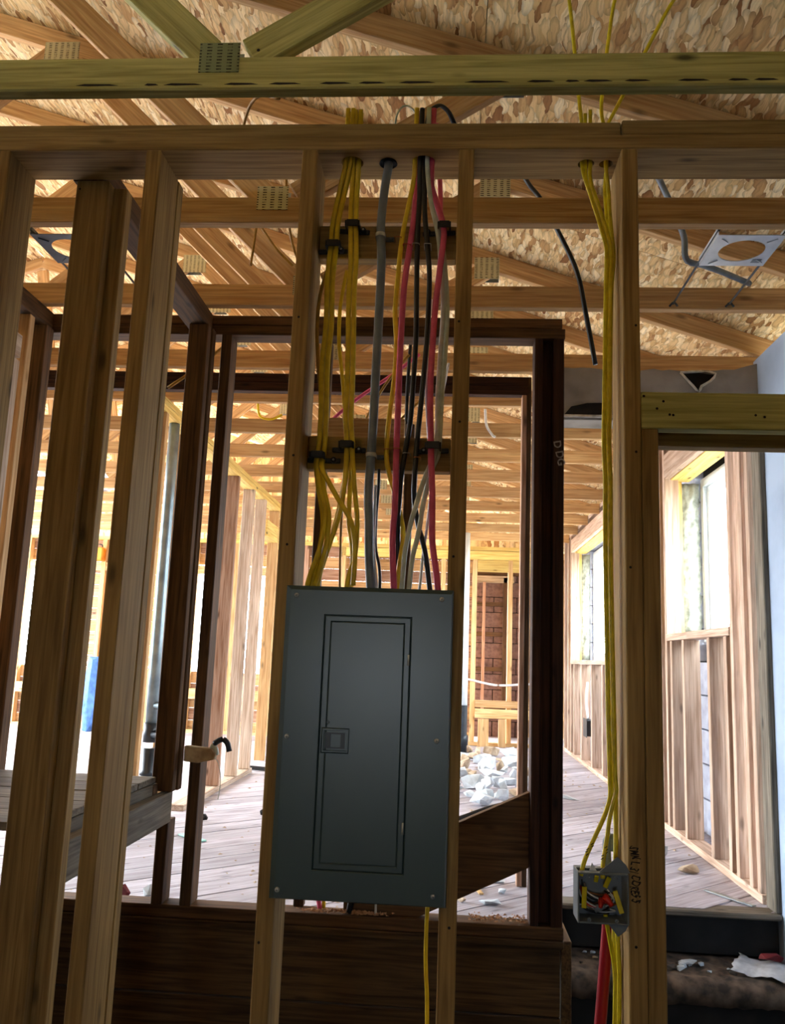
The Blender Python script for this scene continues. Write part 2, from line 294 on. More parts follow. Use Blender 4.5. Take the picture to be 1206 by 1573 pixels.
CABLES = [
  ('yellow_cable', 'leftmost yellow cable of the left strapped bundle, ending at panel corner', 'yellow cables above the panel', 'cable_yellow', 0.0062, 0.0028,[(-0.2978,1.9992,1.420),(-0.2978,1.9992,1.389),(-0.2978,1.9992,1.358),(-0.2978,1.9992,1.327),(-0.2977,1.9991,1.296),(-0.2970,1.9980,1.265),(-0.3026,2.0069,1.236),(-0.3105,2.0174,1.208),(-0.3160,2.0198,1.177),(-0.3209,2.0194,1.147),(-0.3249,2.0187,1.116),(-0.3271,2.0186,1.085),(-0.3277,2.0186,1.054),(-0.3290,2.0185,1.023),(-0.3311,2.0183,0.992),(-0.3324,2.0185,0.961),(-0.3323,2.0186,0.930),(-0.3314,2.0186,0.899),(-0.3303,2.0186,0.868),(-0.3296,2.0186,0.837),(-0.3302,2.0186,0.806),(-0.3320,2.0186,0.774),(-0.3338,2.0186,0.743),(-0.3342,2.0186,0.712),(-0.3336,2.0186,0.681),(-0.3326,2.0186,0.650),(-0.3314,2.0186,0.619),(-0.3305,2.0186,0.588),(-0.3302,2.0186,0.557),(-0.3306,2.0184,0.526),(-0.3321,2.0182,0.495),(-0.3355,2.0183,0.464),(-0.3294,2.0178,0.434),(-0.3219,2.0166,0.404),(-0.3128,2.0144,0.374),(-0.3057,2.0120,0.344),(-0.3055,2.0100,0.313),(-0.3089,2.0081,0.282),(-0.3141,2.0062,0.252),(-0.3222,2.0040,0.222),(-0.3312,2.0014,0.192),(-0.3376,1.9966,0.162)]),
  ('yellow_cable', 'yellow cable crossing from left bundle over to the right one', 'yellow cables above the panel', 'cable_yellow', 0.0062, 0.0028,[(-0.2842,1.9992,1.420),(-0.2842,1.9992,1.389),(-0.2842,1.9992,1.358),(-0.2842,1.9992,1.328),(-0.2842,1.9991,1.297),(-0.2835,1.9976,1.266),(-0.2889,2.0056,1.237),(-0.2966,2.0169,1.210),(-0.3020,2.0197,1.180),(-0.3069,2.0194,1.149),(-0.3110,2.0187,1.119),(-0.3134,2.0186,1.088),(-0.3141,2.0186,1.057),(-0.3151,2.0186,1.027),(-0.3171,2.0186,0.996),(-0.3186,2.0186,0.965),(-0.3188,2.0186,0.934),(-0.3179,2.0186,0.904),(-0.3168,2.0186,0.873),(-0.3161,2.0186,0.842),(-0.3163,2.0186,0.811),(-0.3180,2.0186,0.781),(-0.3200,2.0186,0.750),(-0.3207,2.0186,0.719),(-0.3202,2.0186,0.688),(-0.3192,2.0186,0.657),(-0.3181,2.0186,0.627),(-0.3171,2.0186,0.596),(-0.3167,2.0186,0.565),(-0.3166,2.0188,0.534),(-0.3174,2.0187,0.504),(-0.3220,2.0194,0.473),(-0.3178,2.0034,0.449),(-0.3031,1.9979,0.423),(-0.2871,1.9961,0.396),(-0.2708,1.9937,0.370),(-0.2537,1.9910,0.345),(-0.2389,1.9891,0.318),(-0.2303,1.9890,0.288),(-0.2266,1.9899,0.258),(-0.2254,1.9903,0.227),(-0.2262,1.9906,0.196),(-0.2270,1.9910,0.166)]),
  ('yellow_cable', 'rear yellow cable of left bundle hanging straight below lower strap', 'yellow cables above the panel', 'cable_yellow', 0.0062, 0.0028,[(-0.2978,2.0128,1.420),(-0.2978,2.0128,1.389),(-0.2978,2.0128,1.358),(-0.2978,2.0128,1.327),(-0.2977,2.0127,1.296),(-0.2970,2.0119,1.265),(-0.3028,2.0182,1.235),(-0.3105,2.0254,1.206),(-0.3161,2.0265,1.175),(-0.3212,2.0259,1.144),(-0.3252,2.0254,1.114),(-0.3272,2.0254,1.083),(-0.3278,2.0254,1.051),(-0.3288,2.0251,1.020),(-0.3306,2.0248,0.989),(-0.3321,2.0251,0.958),(-0.3322,2.0254,0.927),(-0.3313,2.0254,0.896),(-0.3302,2.0254,0.865),(-0.3296,2.0254,0.834),(-0.3303,2.0254,0.803),(-0.3322,2.0254,0.772),(-0.3339,2.0254,0.741),(-0.3342,2.0254,0.710),(-0.3335,2.0254,0.679),(-0.3324,2.0254,0.647),(-0.3313,2.0254,0.616),(-0.3305,2.0254,0.585),(-0.3302,2.0254,0.554),(-0.3305,2.0254,0.523),(-0.3321,2.0254,0.492),(-0.3353,2.0252,0.461),(-0.3315,2.0243,0.430),(-0.3261,2.0230,0.400),(-0.3191,2.0214,0.370),(-0.3126,2.0195,0.339),(-0.3104,2.0175,0.308),(-0.3125,2.0157,0.277),(-0.3163,2.0137,0.247),(-0.3211,2.0114,0.216),(-0.3265,2.0087,0.185),(-0.3293,2.0053,0.155)]),
  ('yellow_cable', 'yellow cable in left bundle bowing right before the panel corner', 'yellow cables above the panel', 'cable_yellow', 0.0062, 0.0028,[(-0.2842,2.0128,1.420),(-0.2842,2.0128,1.389),(-0.2842,2.0128,1.358),(-0.2842,2.0128,1.327),(-0.2841,2.0127,1.296),(-0.2835,2.0118,1.265),(-0.2891,2.0177,1.236),(-0.2968,2.0251,1.207),(-0.3023,2.0266,1.176),(-0.3074,2.0260,1.146),(-0.3114,2.0254,1.115),(-0.3136,2.0254,1.084),(-0.3142,2.0254,1.053),(-0.3152,2.0255,1.022),(-0.3172,2.0256,0.991),(-0.3186,2.0255,0.960),(-0.3187,2.0254,0.929),(-0.3178,2.0254,0.898),(-0.3167,2.0254,0.867),(-0.3160,2.0254,0.836),(-0.3166,2.0254,0.806),(-0.3184,2.0254,0.775),(-0.3202,2.0254,0.744),(-0.3206,2.0254,0.713),(-0.3200,2.0254,0.682),(-0.3190,2.0254,0.651),(-0.3178,2.0254,0.620),(-0.3170,2.0254,0.589),(-0.3166,2.0254,0.558),(-0.3168,2.0254,0.527),(-0.3178,2.0257,0.496),(-0.3214,2.0260,0.465),(-0.3186,2.0251,0.435),(-0.3139,2.0235,0.404),(-0.3055,2.0213,0.374),(-0.2979,2.0188,0.345),(-0.2960,2.0165,0.314),(-0.2973,2.0140,0.283),(-0.3004,2.0118,0.252),(-0.3061,2.0097,0.222),(-0.3131,2.0067,0.192),(-0.3205,2.0015,0.163)]),
  ('yellow_cable', 'yellow cable of right bundle slanting down left behind the crossing cable', 'yellow cables above the panel', 'cable_yellow', 0.0062, 0.0028,[(-0.2788,2.0052,1.420),(-0.2788,2.0052,1.389),(-0.2788,2.0052,1.358),(-0.2788,2.0052,1.327),(-0.2788,2.0051,1.296),(-0.2785,2.0046,1.265),(-0.2791,2.0111,1.235),(-0.2801,2.0186,1.205),(-0.2808,2.0194,1.175),(-0.2806,2.0187,1.144),(-0.2796,2.0186,1.113),(-0.2781,2.0186,1.082),(-0.2765,2.0186,1.051),(-0.2750,2.0186,1.020),(-0.2743,2.0186,0.989),(-0.2749,2.0186,0.958),(-0.2756,2.0186,0.927),(-0.2751,2.0186,0.896),(-0.2741,2.0186,0.865),(-0.2729,2.0186,0.835),(-0.2718,2.0186,0.804),(-0.2710,2.0186,0.773),(-0.2702,2.0186,0.742),(-0.2695,2.0186,0.711),(-0.2688,2.0186,0.680),(-0.2684,2.0186,0.649),(-0.2686,2.0186,0.618),(-0.2685,2.0186,0.587),(-0.2659,2.0186,0.556),(-0.2626,2.0186,0.526),(-0.2610,2.0187,0.495),(-0.2611,2.0206,0.464),(-0.2620,2.0223,0.433),(-0.2640,2.0224,0.402),(-0.2669,2.0213,0.371),(-0.2713,2.0201,0.341),(-0.2788,2.0192,0.311),(-0.2876,2.0187,0.281),(-0.2957,2.0180,0.252),(-0.3041,2.0166,0.222),(-0.3116,2.0150,0.192),(-0.3149,2.0126,0.161)]),
  ('yellow_cable', 'rightmost yellow cable of the right strapped bundle beside grey cable', 'yellow cables above the panel', 'cable_yellow', 0.0062, 0.0028,[(-0.2652,2.0052,1.420),(-0.2652,2.0052,1.389),(-0.2652,2.0052,1.358),(-0.2652,2.0052,1.328),(-0.2652,2.0052,1.297),(-0.2651,2.0042,1.266),(-0.2657,2.0101,1.236),(-0.2667,2.0181,1.206),(-0.2672,2.0194,1.176),(-0.2671,2.0187,1.145),(-0.2661,2.0186,1.114),(-0.2646,2.0186,1.083),(-0.2629,2.0186,1.053),(-0.2615,2.0186,1.022),(-0.2607,2.0186,0.991),(-0.2612,2.0186,0.960),(-0.2619,2.0186,0.929),(-0.2616,2.0186,0.899),(-0.2606,2.0186,0.868),(-0.2594,2.0186,0.837),(-0.2583,2.0186,0.806),(-0.2575,2.0186,0.775),(-0.2567,2.0186,0.745),(-0.2560,2.0186,0.714),(-0.2553,2.0186,0.683),(-0.2548,2.0186,0.652),(-0.2549,2.0186,0.622),(-0.2550,2.0186,0.591),(-0.2527,2.0186,0.560),(-0.2494,2.0186,0.529),(-0.2476,2.0185,0.499),(-0.2445,2.0200,0.468),(-0.2412,2.0216,0.438),(-0.2377,2.0226,0.407),(-0.2334,2.0221,0.376),(-0.2292,2.0209,0.346),(-0.2269,2.0198,0.315),(-0.2263,2.0189,0.285),(-0.2275,2.0178,0.254),(-0.2322,2.0166,0.223),(-0.2403,2.0152,0.194),(-0.2443,2.0126,0.163)]),
  ('yellow_cable', 'rear yellow cable of right bundle slanting toward panel left corner', 'yellow cables above the panel', 'cable_yellow', 0.0062, 0.0028,[(-0.2788,2.0188,1.420),(-0.2788,2.0188,1.389),(-0.2788,2.0188,1.358),(-0.2788,2.0188,1.327),(-0.2788,2.0188,1.296),(-0.2785,2.0187,1.265),(-0.2791,2.0222,1.234),(-0.2801,2.0257,1.203),(-0.2807,2.0259,1.172),(-0.2805,2.0255,1.141),(-0.2795,2.0254,1.110),(-0.2779,2.0254,1.079),(-0.2763,2.0254,1.048),(-0.2749,2.0254,1.017),(-0.2744,2.0254,0.986),(-0.2750,2.0254,0.955),(-0.2756,2.0254,0.924),(-0.2750,2.0254,0.893),(-0.2740,2.0254,0.862),(-0.2728,2.0254,0.831),(-0.2717,2.0254,0.800),(-0.2709,2.0254,0.769),(-0.2701,2.0254,0.738),(-0.2694,2.0254,0.707),(-0.2688,2.0254,0.676),(-0.2683,2.0254,0.645),(-0.2687,2.0254,0.614),(-0.2682,2.0254,0.583),(-0.2655,2.0254,0.552),(-0.2622,2.0254,0.521),(-0.2612,2.0257,0.490),(-0.2623,2.0276,0.459),(-0.2645,2.0288,0.428),(-0.2680,2.0288,0.397),(-0.2724,2.0281,0.366),(-0.2777,2.0273,0.336),(-0.2843,2.0263,0.306),(-0.2921,2.0254,0.276),(-0.3005,2.0245,0.246),(-0.3097,2.0234,0.216),(-0.3193,2.0222,0.187),(-0.3226,2.0194,0.156)]),
  ('yellow_cable', 'yellow cable of right bundle dropping straight into the panel', 'yellow cables above the panel', 'cable_yellow', 0.0062, 0.0028,[(-0.2652,2.0188,1.420),(-0.2652,2.0188,1.389),(-0.2652,2.0188,1.358),(-0.2652,2.0188,1.328),(-0.2652,2.0188,1.297),(-0.2651,2.0183,1.266),(-0.2657,2.0213,1.235),(-0.2666,2.0254,1.205),(-0.2670,2.0260,1.174),(-0.2669,2.0255,1.143),(-0.2660,2.0254,1.112),(-0.2645,2.0254,1.081),(-0.2628,2.0254,1.051),(-0.2614,2.0254,1.020),(-0.2607,2.0254,0.989),(-0.2613,2.0254,0.958),(-0.2620,2.0254,0.927),(-0.2615,2.0254,0.897),(-0.2605,2.0254,0.866),(-0.2593,2.0254,0.835),(-0.2583,2.0254,0.804),(-0.2574,2.0254,0.773),(-0.2566,2.0254,0.743),(-0.2559,2.0254,0.712),(-0.2553,2.0254,0.681),(-0.2548,2.0254,0.650),(-0.2550,2.0254,0.619),(-0.2549,2.0254,0.588),(-0.2525,2.0254,0.558),(-0.2491,2.0254,0.527),(-0.2474,2.0254,0.496),(-0.2482,2.0272,0.466),(-0.2490,2.0289,0.435),(-0.2494,2.0294,0.404),(-0.2495,2.0287,0.373),(-0.2490,2.0275,0.342),(-0.2464,2.0264,0.312),(-0.2403,2.0252,0.282),(-0.2359,2.0241,0.251),(-0.2342,2.0230,0.220),(-0.2339,2.0215,0.190),(-0.2363,2.0194,0.159)]),
  ('yellow_cable', 'thin yellow cable bulging left of the left bundle', 'yellow cables above the panel', 'cable_ochre', 0.00496, 0.0028,[(-0.3331,2.0313,0.989),(-0.3419,2.0308,0.955),(-0.3491,2.0310,0.921),(-0.3530,2.0313,0.887),(-0.3542,2.0317,0.852),(-0.3538,2.0320,0.817),(-0.3516,2.0323,0.782),(-0.3481,2.0325,0.747),(-0.3442,2.0328,0.712),(-0.3394,2.0330,0.677),(-0.3350,2.0333,0.643),(-0.3327,2.0336,0.608),(-0.3313,2.0340,0.573)]),
  ('yellow_cable', 'thin yellow cable bulging left of the right bundle', 'yellow cables above the panel', 'cable_yellow', 0.00496, 0.0028,[(-0.2844,2.0300,0.980),(-0.2894,2.0304,0.947),(-0.2939,2.0309,0.914),(-0.2971,2.0314,0.881),(-0.2977,2.0318,0.848),(-0.2972,2.0321,0.815),(-0.2954,2.0324,0.781),(-0.2915,2.0327,0.748),(-0.2862,2.0330,0.715),(-0.2815,2.0333,0.682),(-0.2778,2.0336,0.649),(-0.2743,2.0340,0.616)]),
  ('yellow_cable', 'single slim yellow cable entering panel between the two bundles', 'yellow cables above the panel', 'cable_ochre', 0.003, 0.003,[(-0.2556,2.0350,0.458),(-0.2600,2.0348,0.421),(-0.2644,2.0343,0.384),(-0.2672,2.0334,0.346),(-0.2677,2.0325,0.309),(-0.2670,2.0319,0.271),(-0.2661,2.0312,0.234),(-0.2646,2.0306,0.197),(-0.2632,2.0300,0.159)]),
  ('grey_cable', 'thick round grey service cable, clamped twice above the panel', None, 'cable_grey', 0.0112, 0.0112,[(-0.1870,2.2000,1.385),(-0.1870,2.1694,1.387),(-0.1870,2.1388,1.389),(-0.1870,2.1081,1.390),(-0.1870,2.0774,1.390),(-0.1870,2.0469,1.387),(-0.1870,2.0191,1.375),(-0.1870,2.0079,1.347),(-0.1870,2.0092,1.316),(-0.1868,2.0097,1.286),(-0.1870,2.0100,1.255),(-0.1919,2.0168,1.225),(-0.1954,2.0203,1.195),(-0.1976,2.0207,1.165),(-0.1994,2.0204,1.134),(-0.2005,2.0201,1.103),(-0.2001,2.0200,1.073),(-0.1977,2.0200,1.042),(-0.1956,2.0200,1.011),(-0.1950,2.0200,0.981),(-0.1949,2.0200,0.950),(-0.1951,2.0200,0.919),(-0.1953,2.0200,0.889),(-0.1956,2.0200,0.858),(-0.1960,2.0200,0.827),(-0.1964,2.0200,0.797),(-0.1968,2.0200,0.766),(-0.1972,2.0200,0.735),(-0.1975,2.0200,0.705),(-0.1976,2.0200,0.674),(-0.1978,2.0200,0.643),(-0.1980,2.0200,0.613),(-0.1983,2.0200,0.582),(-0.1989,2.0200,0.551),(-0.1997,2.0200,0.521),(-0.2005,2.0200,0.490),(-0.2013,2.0200,0.459),(-0.2023,2.0200,0.429),(-0.2027,2.0200,0.398),(-0.2017,2.0200,0.367),(-0.1991,2.0200,0.337),(-0.1975,2.0200,0.306),(-0.1965,2.0200,0.275),(-0.1948,2.0200,0.245),(-0.1923,2.0200,0.214),(-0.1893,2.0200,0.184),(-0.1863,2.0200,0.153)]),
  ('black_cable', 'slim black cable just right of the grey service cable', 'black cables above the panel', 'cable_black', 0.004, 0.004,[(-0.1816,2.0415,0.460),(-0.1820,2.0568,0.426),(-0.1828,2.0537,0.392),(-0.1842,2.0508,0.358),(-0.1843,2.0485,0.324),(-0.1837,2.0465,0.290),(-0.1806,2.0442,0.256),(-0.1723,2.0412,0.223),(-0.1681,2.0383,0.189),(-0.1670,2.0357,0.155)]),
  ('white_cable', 'glossy white cable tucked against the grey service cable', 'white cables above the panel', 'cable_white', 0.004, 0.003,[(-0.1876,2.0350,0.418),(-0.1874,2.0343,0.380),(-0.1872,2.0336,0.342),(-0.1869,2.0328,0.304),(-0.1862,2.0320,0.265),(-0.1827,2.0313,0.227),(-0.1773,2.0305,0.189),(-0.1718,2.0293,0.151)]),
  ('yellow_cable', 'lone yellow cable stapled left of the pink cable', 'yellow cables above the panel', 'cable_yellow', 0.0062, 0.0028,[(-0.1170,2.0000,1.420),(-0.1170,1.9999,1.389),(-0.1171,1.9998,1.358),(-0.1171,1.9998,1.327),(-0.1173,1.9995,1.296),(-0.1173,1.9986,1.265),(-0.1179,2.0065,1.235),(-0.1217,2.0123,1.205),(-0.1269,2.0142,1.174),(-0.1321,2.0156,1.144),(-0.1375,2.0168,1.113),(-0.1422,2.0180,1.083),(-0.1456,2.0192,1.052),(-0.1480,2.0203,1.021),(-0.1498,2.0214,0.990),(-0.1514,2.0226,0.959),(-0.1532,2.0240,0.928),(-0.1550,2.0256,0.897),(-0.1555,2.0271,0.866),(-0.1536,2.0284,0.835),(-0.1505,2.0296,0.804),(-0.1491,2.0304,0.773),(-0.1493,2.0308,0.742),(-0.1503,2.0309,0.711),(-0.1518,2.0311,0.680),(-0.1544,2.0314,0.649),(-0.1579,2.0317,0.618),(-0.1606,2.0321,0.587),(-0.1624,2.0324,0.556),(-0.1635,2.0327,0.525),(-0.1633,2.0331,0.494),(-0.1594,2.0337,0.464),(-0.1510,2.0337,0.434),(-0.1417,2.0343,0.404),(-0.1331,2.0357,0.374),(-0.1238,2.0359,0.344),(-0.1172,2.0338,0.314),(-0.1152,2.0305,0.283),(-0.1173,2.0285,0.252),(-0.1210,2.0277,0.221),(-0.1236,2.0277,0.190),(-0.1243,2.0282,0.159)]),
  ('pink_cable', 'pink cable left of the two black cables', 'pink cables above the panel', 'cable_pink', 0.0078, 0.004,[(-0.1080,2.0160,1.420),(-0.1080,2.0160,1.389),(-0.1080,2.0160,1.358),(-0.1080,2.0160,1.327),(-0.1080,2.0160,1.296),(-0.1081,2.0159,1.265),(-0.1079,2.0191,1.235),(-0.1107,2.0224,1.204),(-0.1128,2.0221,1.173),(-0.1143,2.0201,1.142),(-0.1166,2.0190,1.111),(-0.1194,2.0183,1.081),(-0.1225,2.0180,1.050),(-0.1258,2.0180,1.019),(-0.1291,2.0180,0.989),(-0.1322,2.0180,0.958),(-0.1344,2.0180,0.927),(-0.1357,2.0180,0.896),(-0.1364,2.0180,0.865),(-0.1370,2.0180,0.834),(-0.1375,2.0180,0.803),(-0.1379,2.0180,0.772),(-0.1382,2.0180,0.742),(-0.1383,2.0180,0.711),(-0.1384,2.0180,0.680),(-0.1383,2.0180,0.649),(-0.1382,2.0180,0.618),(-0.1382,2.0180,0.587),(-0.1383,2.0180,0.556),(-0.1385,2.0180,0.525),(-0.1383,2.0180,0.494),(-0.1377,2.0180,0.463),(-0.1371,2.0180,0.433),(-0.1369,2.0180,0.402),(-0.1369,2.0180,0.371),(-0.1373,2.0180,0.340),(-0.1392,2.0180,0.309),(-0.1394,2.0180,0.278),(-0.1379,2.0180,0.247),(-0.1359,2.0180,0.216),(-0.1338,2.0180,0.186),(-0.1317,2.0180,0.155)]),
  ('black_cable', 'left one of the two thick black cables at centre', 'black cables above the panel', 'cable_black', 0.0066, 0.005,[(-0.1030,2.0020,1.420),(-0.1032,2.0017,1.389),(-0.1036,2.0009,1.358),(-0.1038,2.0004,1.328),(-0.1034,2.0011,1.297),(-0.1038,1.9998,1.266),(-0.1040,2.0059,1.236),(-0.1035,2.0135,1.206),(-0.1028,2.0145,1.175),(-0.1029,2.0130,1.144),(-0.1036,2.0138,1.113),(-0.1043,2.0153,1.082),(-0.1046,2.0163,1.052),(-0.1043,2.0171,1.021),(-0.1039,2.0178,0.990),(-0.1033,2.0185,0.959),(-0.1027,2.0192,0.928),(-0.1020,2.0197,0.898),(-0.1011,2.0203,0.867),(-0.1004,2.0208,0.836),(-0.1000,2.0213,0.805),(-0.1002,2.0218,0.774),(-0.1008,2.0223,0.744),(-0.1018,2.0228,0.713),(-0.1029,2.0234,0.682),(-0.1039,2.0239,0.651),(-0.1050,2.0246,0.620),(-0.1064,2.0254,0.590),(-0.1092,2.0262,0.559),(-0.1137,2.0270,0.528),(-0.1179,2.0278,0.498),(-0.1220,2.0284,0.467),(-0.1251,2.0291,0.437),(-0.1265,2.0288,0.406),(-0.1276,2.0277,0.375),(-0.1294,2.0276,0.344),(-0.1296,2.0298,0.313),(-0.1282,2.0330,0.283),(-0.1269,2.0352,0.252),(-0.1244,2.0362,0.221),(-0.1204,2.0363,0.190),(-0.1176,2.0358,0.160)]),
  ('black_cable', 'right one of the two thick black cables at centre', 'black cables above the panel', 'cable_black', 0.0066, 0.005,[(0.0000,2.1400,1.380),(-0.0070,2.1174,1.400),(-0.0142,2.0946,1.420),(-0.0247,2.0702,1.435),(-0.0393,2.0446,1.445),(-0.0593,2.0222,1.443),(-0.0793,2.0116,1.422),(-0.0878,2.0071,1.393),(-0.0909,2.0060,1.362),(-0.0917,2.0059,1.331),(-0.0912,2.0058,1.301),(-0.0905,2.0060,1.270),(-0.0905,2.0092,1.239),(-0.0905,2.0093,1.209),(-0.0898,2.0096,1.178),(-0.0889,2.0128,1.147),(-0.0868,2.0144,1.116),(-0.0835,2.0152,1.085),(-0.0801,2.0159,1.054),(-0.0768,2.0167,1.024),(-0.0733,2.0175,0.993),(-0.0711,2.0183,0.962),(-0.0704,2.0188,0.931),(-0.0705,2.0193,0.900),(-0.0708,2.0197,0.869),(-0.0714,2.0201,0.838),(-0.0722,2.0205,0.807),(-0.0732,2.0210,0.776),(-0.0747,2.0214,0.745),(-0.0764,2.0219,0.714),(-0.0783,2.0224,0.683),(-0.0802,2.0229,0.652),(-0.0821,2.0234,0.622),(-0.0842,2.0239,0.591),(-0.0863,2.0244,0.560),(-0.0883,2.0249,0.529),(-0.0900,2.0256,0.498),(-0.0911,2.0263,0.467),(-0.0917,2.0271,0.436),(-0.0921,2.0291,0.405),(-0.0899,2.0314,0.374),(-0.0845,2.0318,0.344),(-0.0776,2.0313,0.314),(-0.0683,2.0289,0.284),(-0.0600,2.0276,0.253),(-0.0547,2.0307,0.223),(-0.0504,2.0332,0.192),(-0.0456,2.0340,0.162)]),
  ('white_cable', 'pale green-white cable left of the strapped pink cable', 'white cables above the panel', 'cable_pale', 0.0062, 0.003,[(-0.0851,1.9979,1.420),(-0.0849,1.9977,1.389),(-0.0847,1.9975,1.358),(-0.0847,1.9975,1.326),(-0.0847,1.9974,1.295),(-0.0850,1.9971,1.264),(-0.0832,2.0000,1.233),(-0.0798,2.0042,1.203),(-0.0750,2.0080,1.172),(-0.0690,2.0116,1.142),(-0.0609,2.0156,1.112),(-0.0539,2.0194,1.082),(-0.0486,2.0225,1.051),(-0.0453,2.0251,1.020),(-0.0426,2.0273,0.989),(-0.0398,2.0287,0.958),(-0.0365,2.0295,0.927),(-0.0343,2.0299,0.896),(-0.0339,2.0301,0.865),(-0.0345,2.0301,0.834),(-0.0357,2.0301,0.803),(-0.0368,2.0300,0.772),(-0.0379,2.0300,0.741),(-0.0393,2.0300,0.709),(-0.0403,2.0300,0.678),(-0.0408,2.0300,0.647),(-0.0407,2.0300,0.616),(-0.0404,2.0300,0.585),(-0.0403,2.0300,0.554),(-0.0409,2.0299,0.522),(-0.0445,2.0292,0.491),(-0.0574,2.0281,0.463),(-0.0678,2.0274,0.434),(-0.0767,2.0255,0.404),(-0.0842,2.0232,0.374),(-0.0923,2.0234,0.344),(-0.0992,2.0240,0.314),(-0.1045,2.0232,0.283),(-0.1086,2.0224,0.252),(-0.1108,2.0216,0.221),(-0.1120,2.0208,0.190),(-0.1132,2.0200,0.159)]),
  ('white_cable', 'broad white cable slanting to panel right of the black cable', 'white cables above the panel', 'cable_pale', 0.0062, 0.003,[(-0.0820,2.0220,1.420),(-0.0820,2.0220,1.389),(-0.0820,2.0220,1.358),(-0.0820,2.0220,1.327),(-0.0820,2.0220,1.296),(-0.0825,2.0217,1.265),(-0.0789,2.0241,1.234),(-0.0727,2.0267,1.203),(-0.0661,2.0279,1.173),(-0.0588,2.0290,1.143),(-0.0512,2.0301,1.113),(-0.0449,2.0312,1.082),(-0.0401,2.0324,1.052),(-0.0360,2.0334,1.021),(-0.0324,2.0344,0.990),(-0.0294,2.0352,0.959),(-0.0267,2.0356,0.928),(-0.0246,2.0359,0.897),(-0.0236,2.0360,0.866),(-0.0236,2.0361,0.835),(-0.0244,2.0360,0.804),(-0.0255,2.0360,0.773),(-0.0268,2.0360,0.742),(-0.0287,2.0360,0.711),(-0.0304,2.0360,0.680),(-0.0315,2.0360,0.648),(-0.0321,2.0361,0.617),(-0.0325,2.0361,0.586),(-0.0330,2.0361,0.555),(-0.0341,2.0362,0.524),(-0.0373,2.0358,0.493),(-0.0484,2.0339,0.465),(-0.0561,2.0320,0.435),(-0.0631,2.0298,0.404),(-0.0684,2.0276,0.374),(-0.0722,2.0249,0.343),(-0.0759,2.0223,0.312),(-0.0815,2.0210,0.281),(-0.0882,2.0190,0.251),(-0.0921,2.0165,0.220),(-0.0941,2.0142,0.189),(-0.0958,2.0120,0.159)]),
  ('white_cable', 'thin white cable hugging the strapped pink cable into the panel', 'white cables above the panel', 'cable_white', 0.0036, 0.003,[(-0.0642,2.0340,0.904),(-0.0667,2.0346,0.872),(-0.0692,2.0353,0.839),(-0.0709,2.0359,0.807),(-0.0716,2.0364,0.775),(-0.0718,2.0369,0.742),(-0.0715,2.0373,0.710),(-0.0707,2.0378,0.677),(-0.0693,2.0383,0.645),(-0.0672,2.0388,0.612),(-0.0647,2.0393,0.580),(-0.0619,2.0398,0.548),(-0.0587,2.0400,0.516),(-0.0536,2.0405,0.484),(-0.0500,2.0404,0.451),(-0.0502,2.0389,0.419),(-0.0522,2.0373,0.387),(-0.0550,2.0362,0.354),(-0.0573,2.0355,0.322),(-0.0607,2.0364,0.290),(-0.0648,2.0361,0.257),(-0.0670,2.0323,0.225),(-0.0688,2.0293,0.193),(-0.0716,2.0280,0.161)]),
  ('pink_cable', 'pink cable under black straps beside right panel stud', 'pink cables above the panel', 'cable_pink', 0.0078, 0.004,[(-0.0730,2.0026,1.420),(-0.0736,2.0035,1.389),(-0.0739,2.0039,1.358),(-0.0740,2.0040,1.327),(-0.0740,2.0040,1.296),(-0.0741,2.0033,1.265),(-0.0744,2.0086,1.235),(-0.0721,2.0148,1.204),(-0.0633,2.0150,1.175),(-0.0536,2.0145,1.145),(-0.0444,2.0145,1.116),(-0.0377,2.0145,1.085),(-0.0379,2.0145,1.054),(-0.0405,2.0145,1.024),(-0.0434,2.0145,0.993),(-0.0462,2.0145,0.962),(-0.0491,2.0145,0.931),(-0.0517,2.0145,0.900),(-0.0538,2.0145,0.869),(-0.0553,2.0145,0.838),(-0.0564,2.0145,0.807),(-0.0574,2.0145,0.776),(-0.0583,2.0145,0.745),(-0.0593,2.0145,0.714),(-0.0599,2.0145,0.683),(-0.0596,2.0145,0.652),(-0.0588,2.0145,0.621),(-0.0576,2.0145,0.590),(-0.0562,2.0145,0.559),(-0.0547,2.0145,0.528),(-0.0532,2.0145,0.497),(-0.0514,2.0145,0.466),(-0.0494,2.0145,0.436),(-0.0476,2.0145,0.405),(-0.0464,2.0145,0.374),(-0.0458,2.0145,0.343),(-0.0451,2.0145,0.312),(-0.0437,2.0145,0.281),(-0.0397,2.0145,0.250),(-0.0342,2.0145,0.219),(-0.0301,2.0145,0.189),(-0.0262,2.0145,0.158)]),
  ('yellow_cable', 'lone yellow cable hanging out below the panel', None, 'cable_yellow', 0.0045, 0.0035,[(-0.0294,2.0000,-0.538),(-0.0304,2.0000,-0.573),(-0.0308,2.0000,-0.607),(-0.0305,2.0000,-0.641),(-0.0288,2.0000,-0.676),(-0.0259,2.0000,-0.710),(-0.0243,2.0000,-0.744),(-0.0233,2.0000,-0.778),(-0.0224,2.0000,-0.813)]),
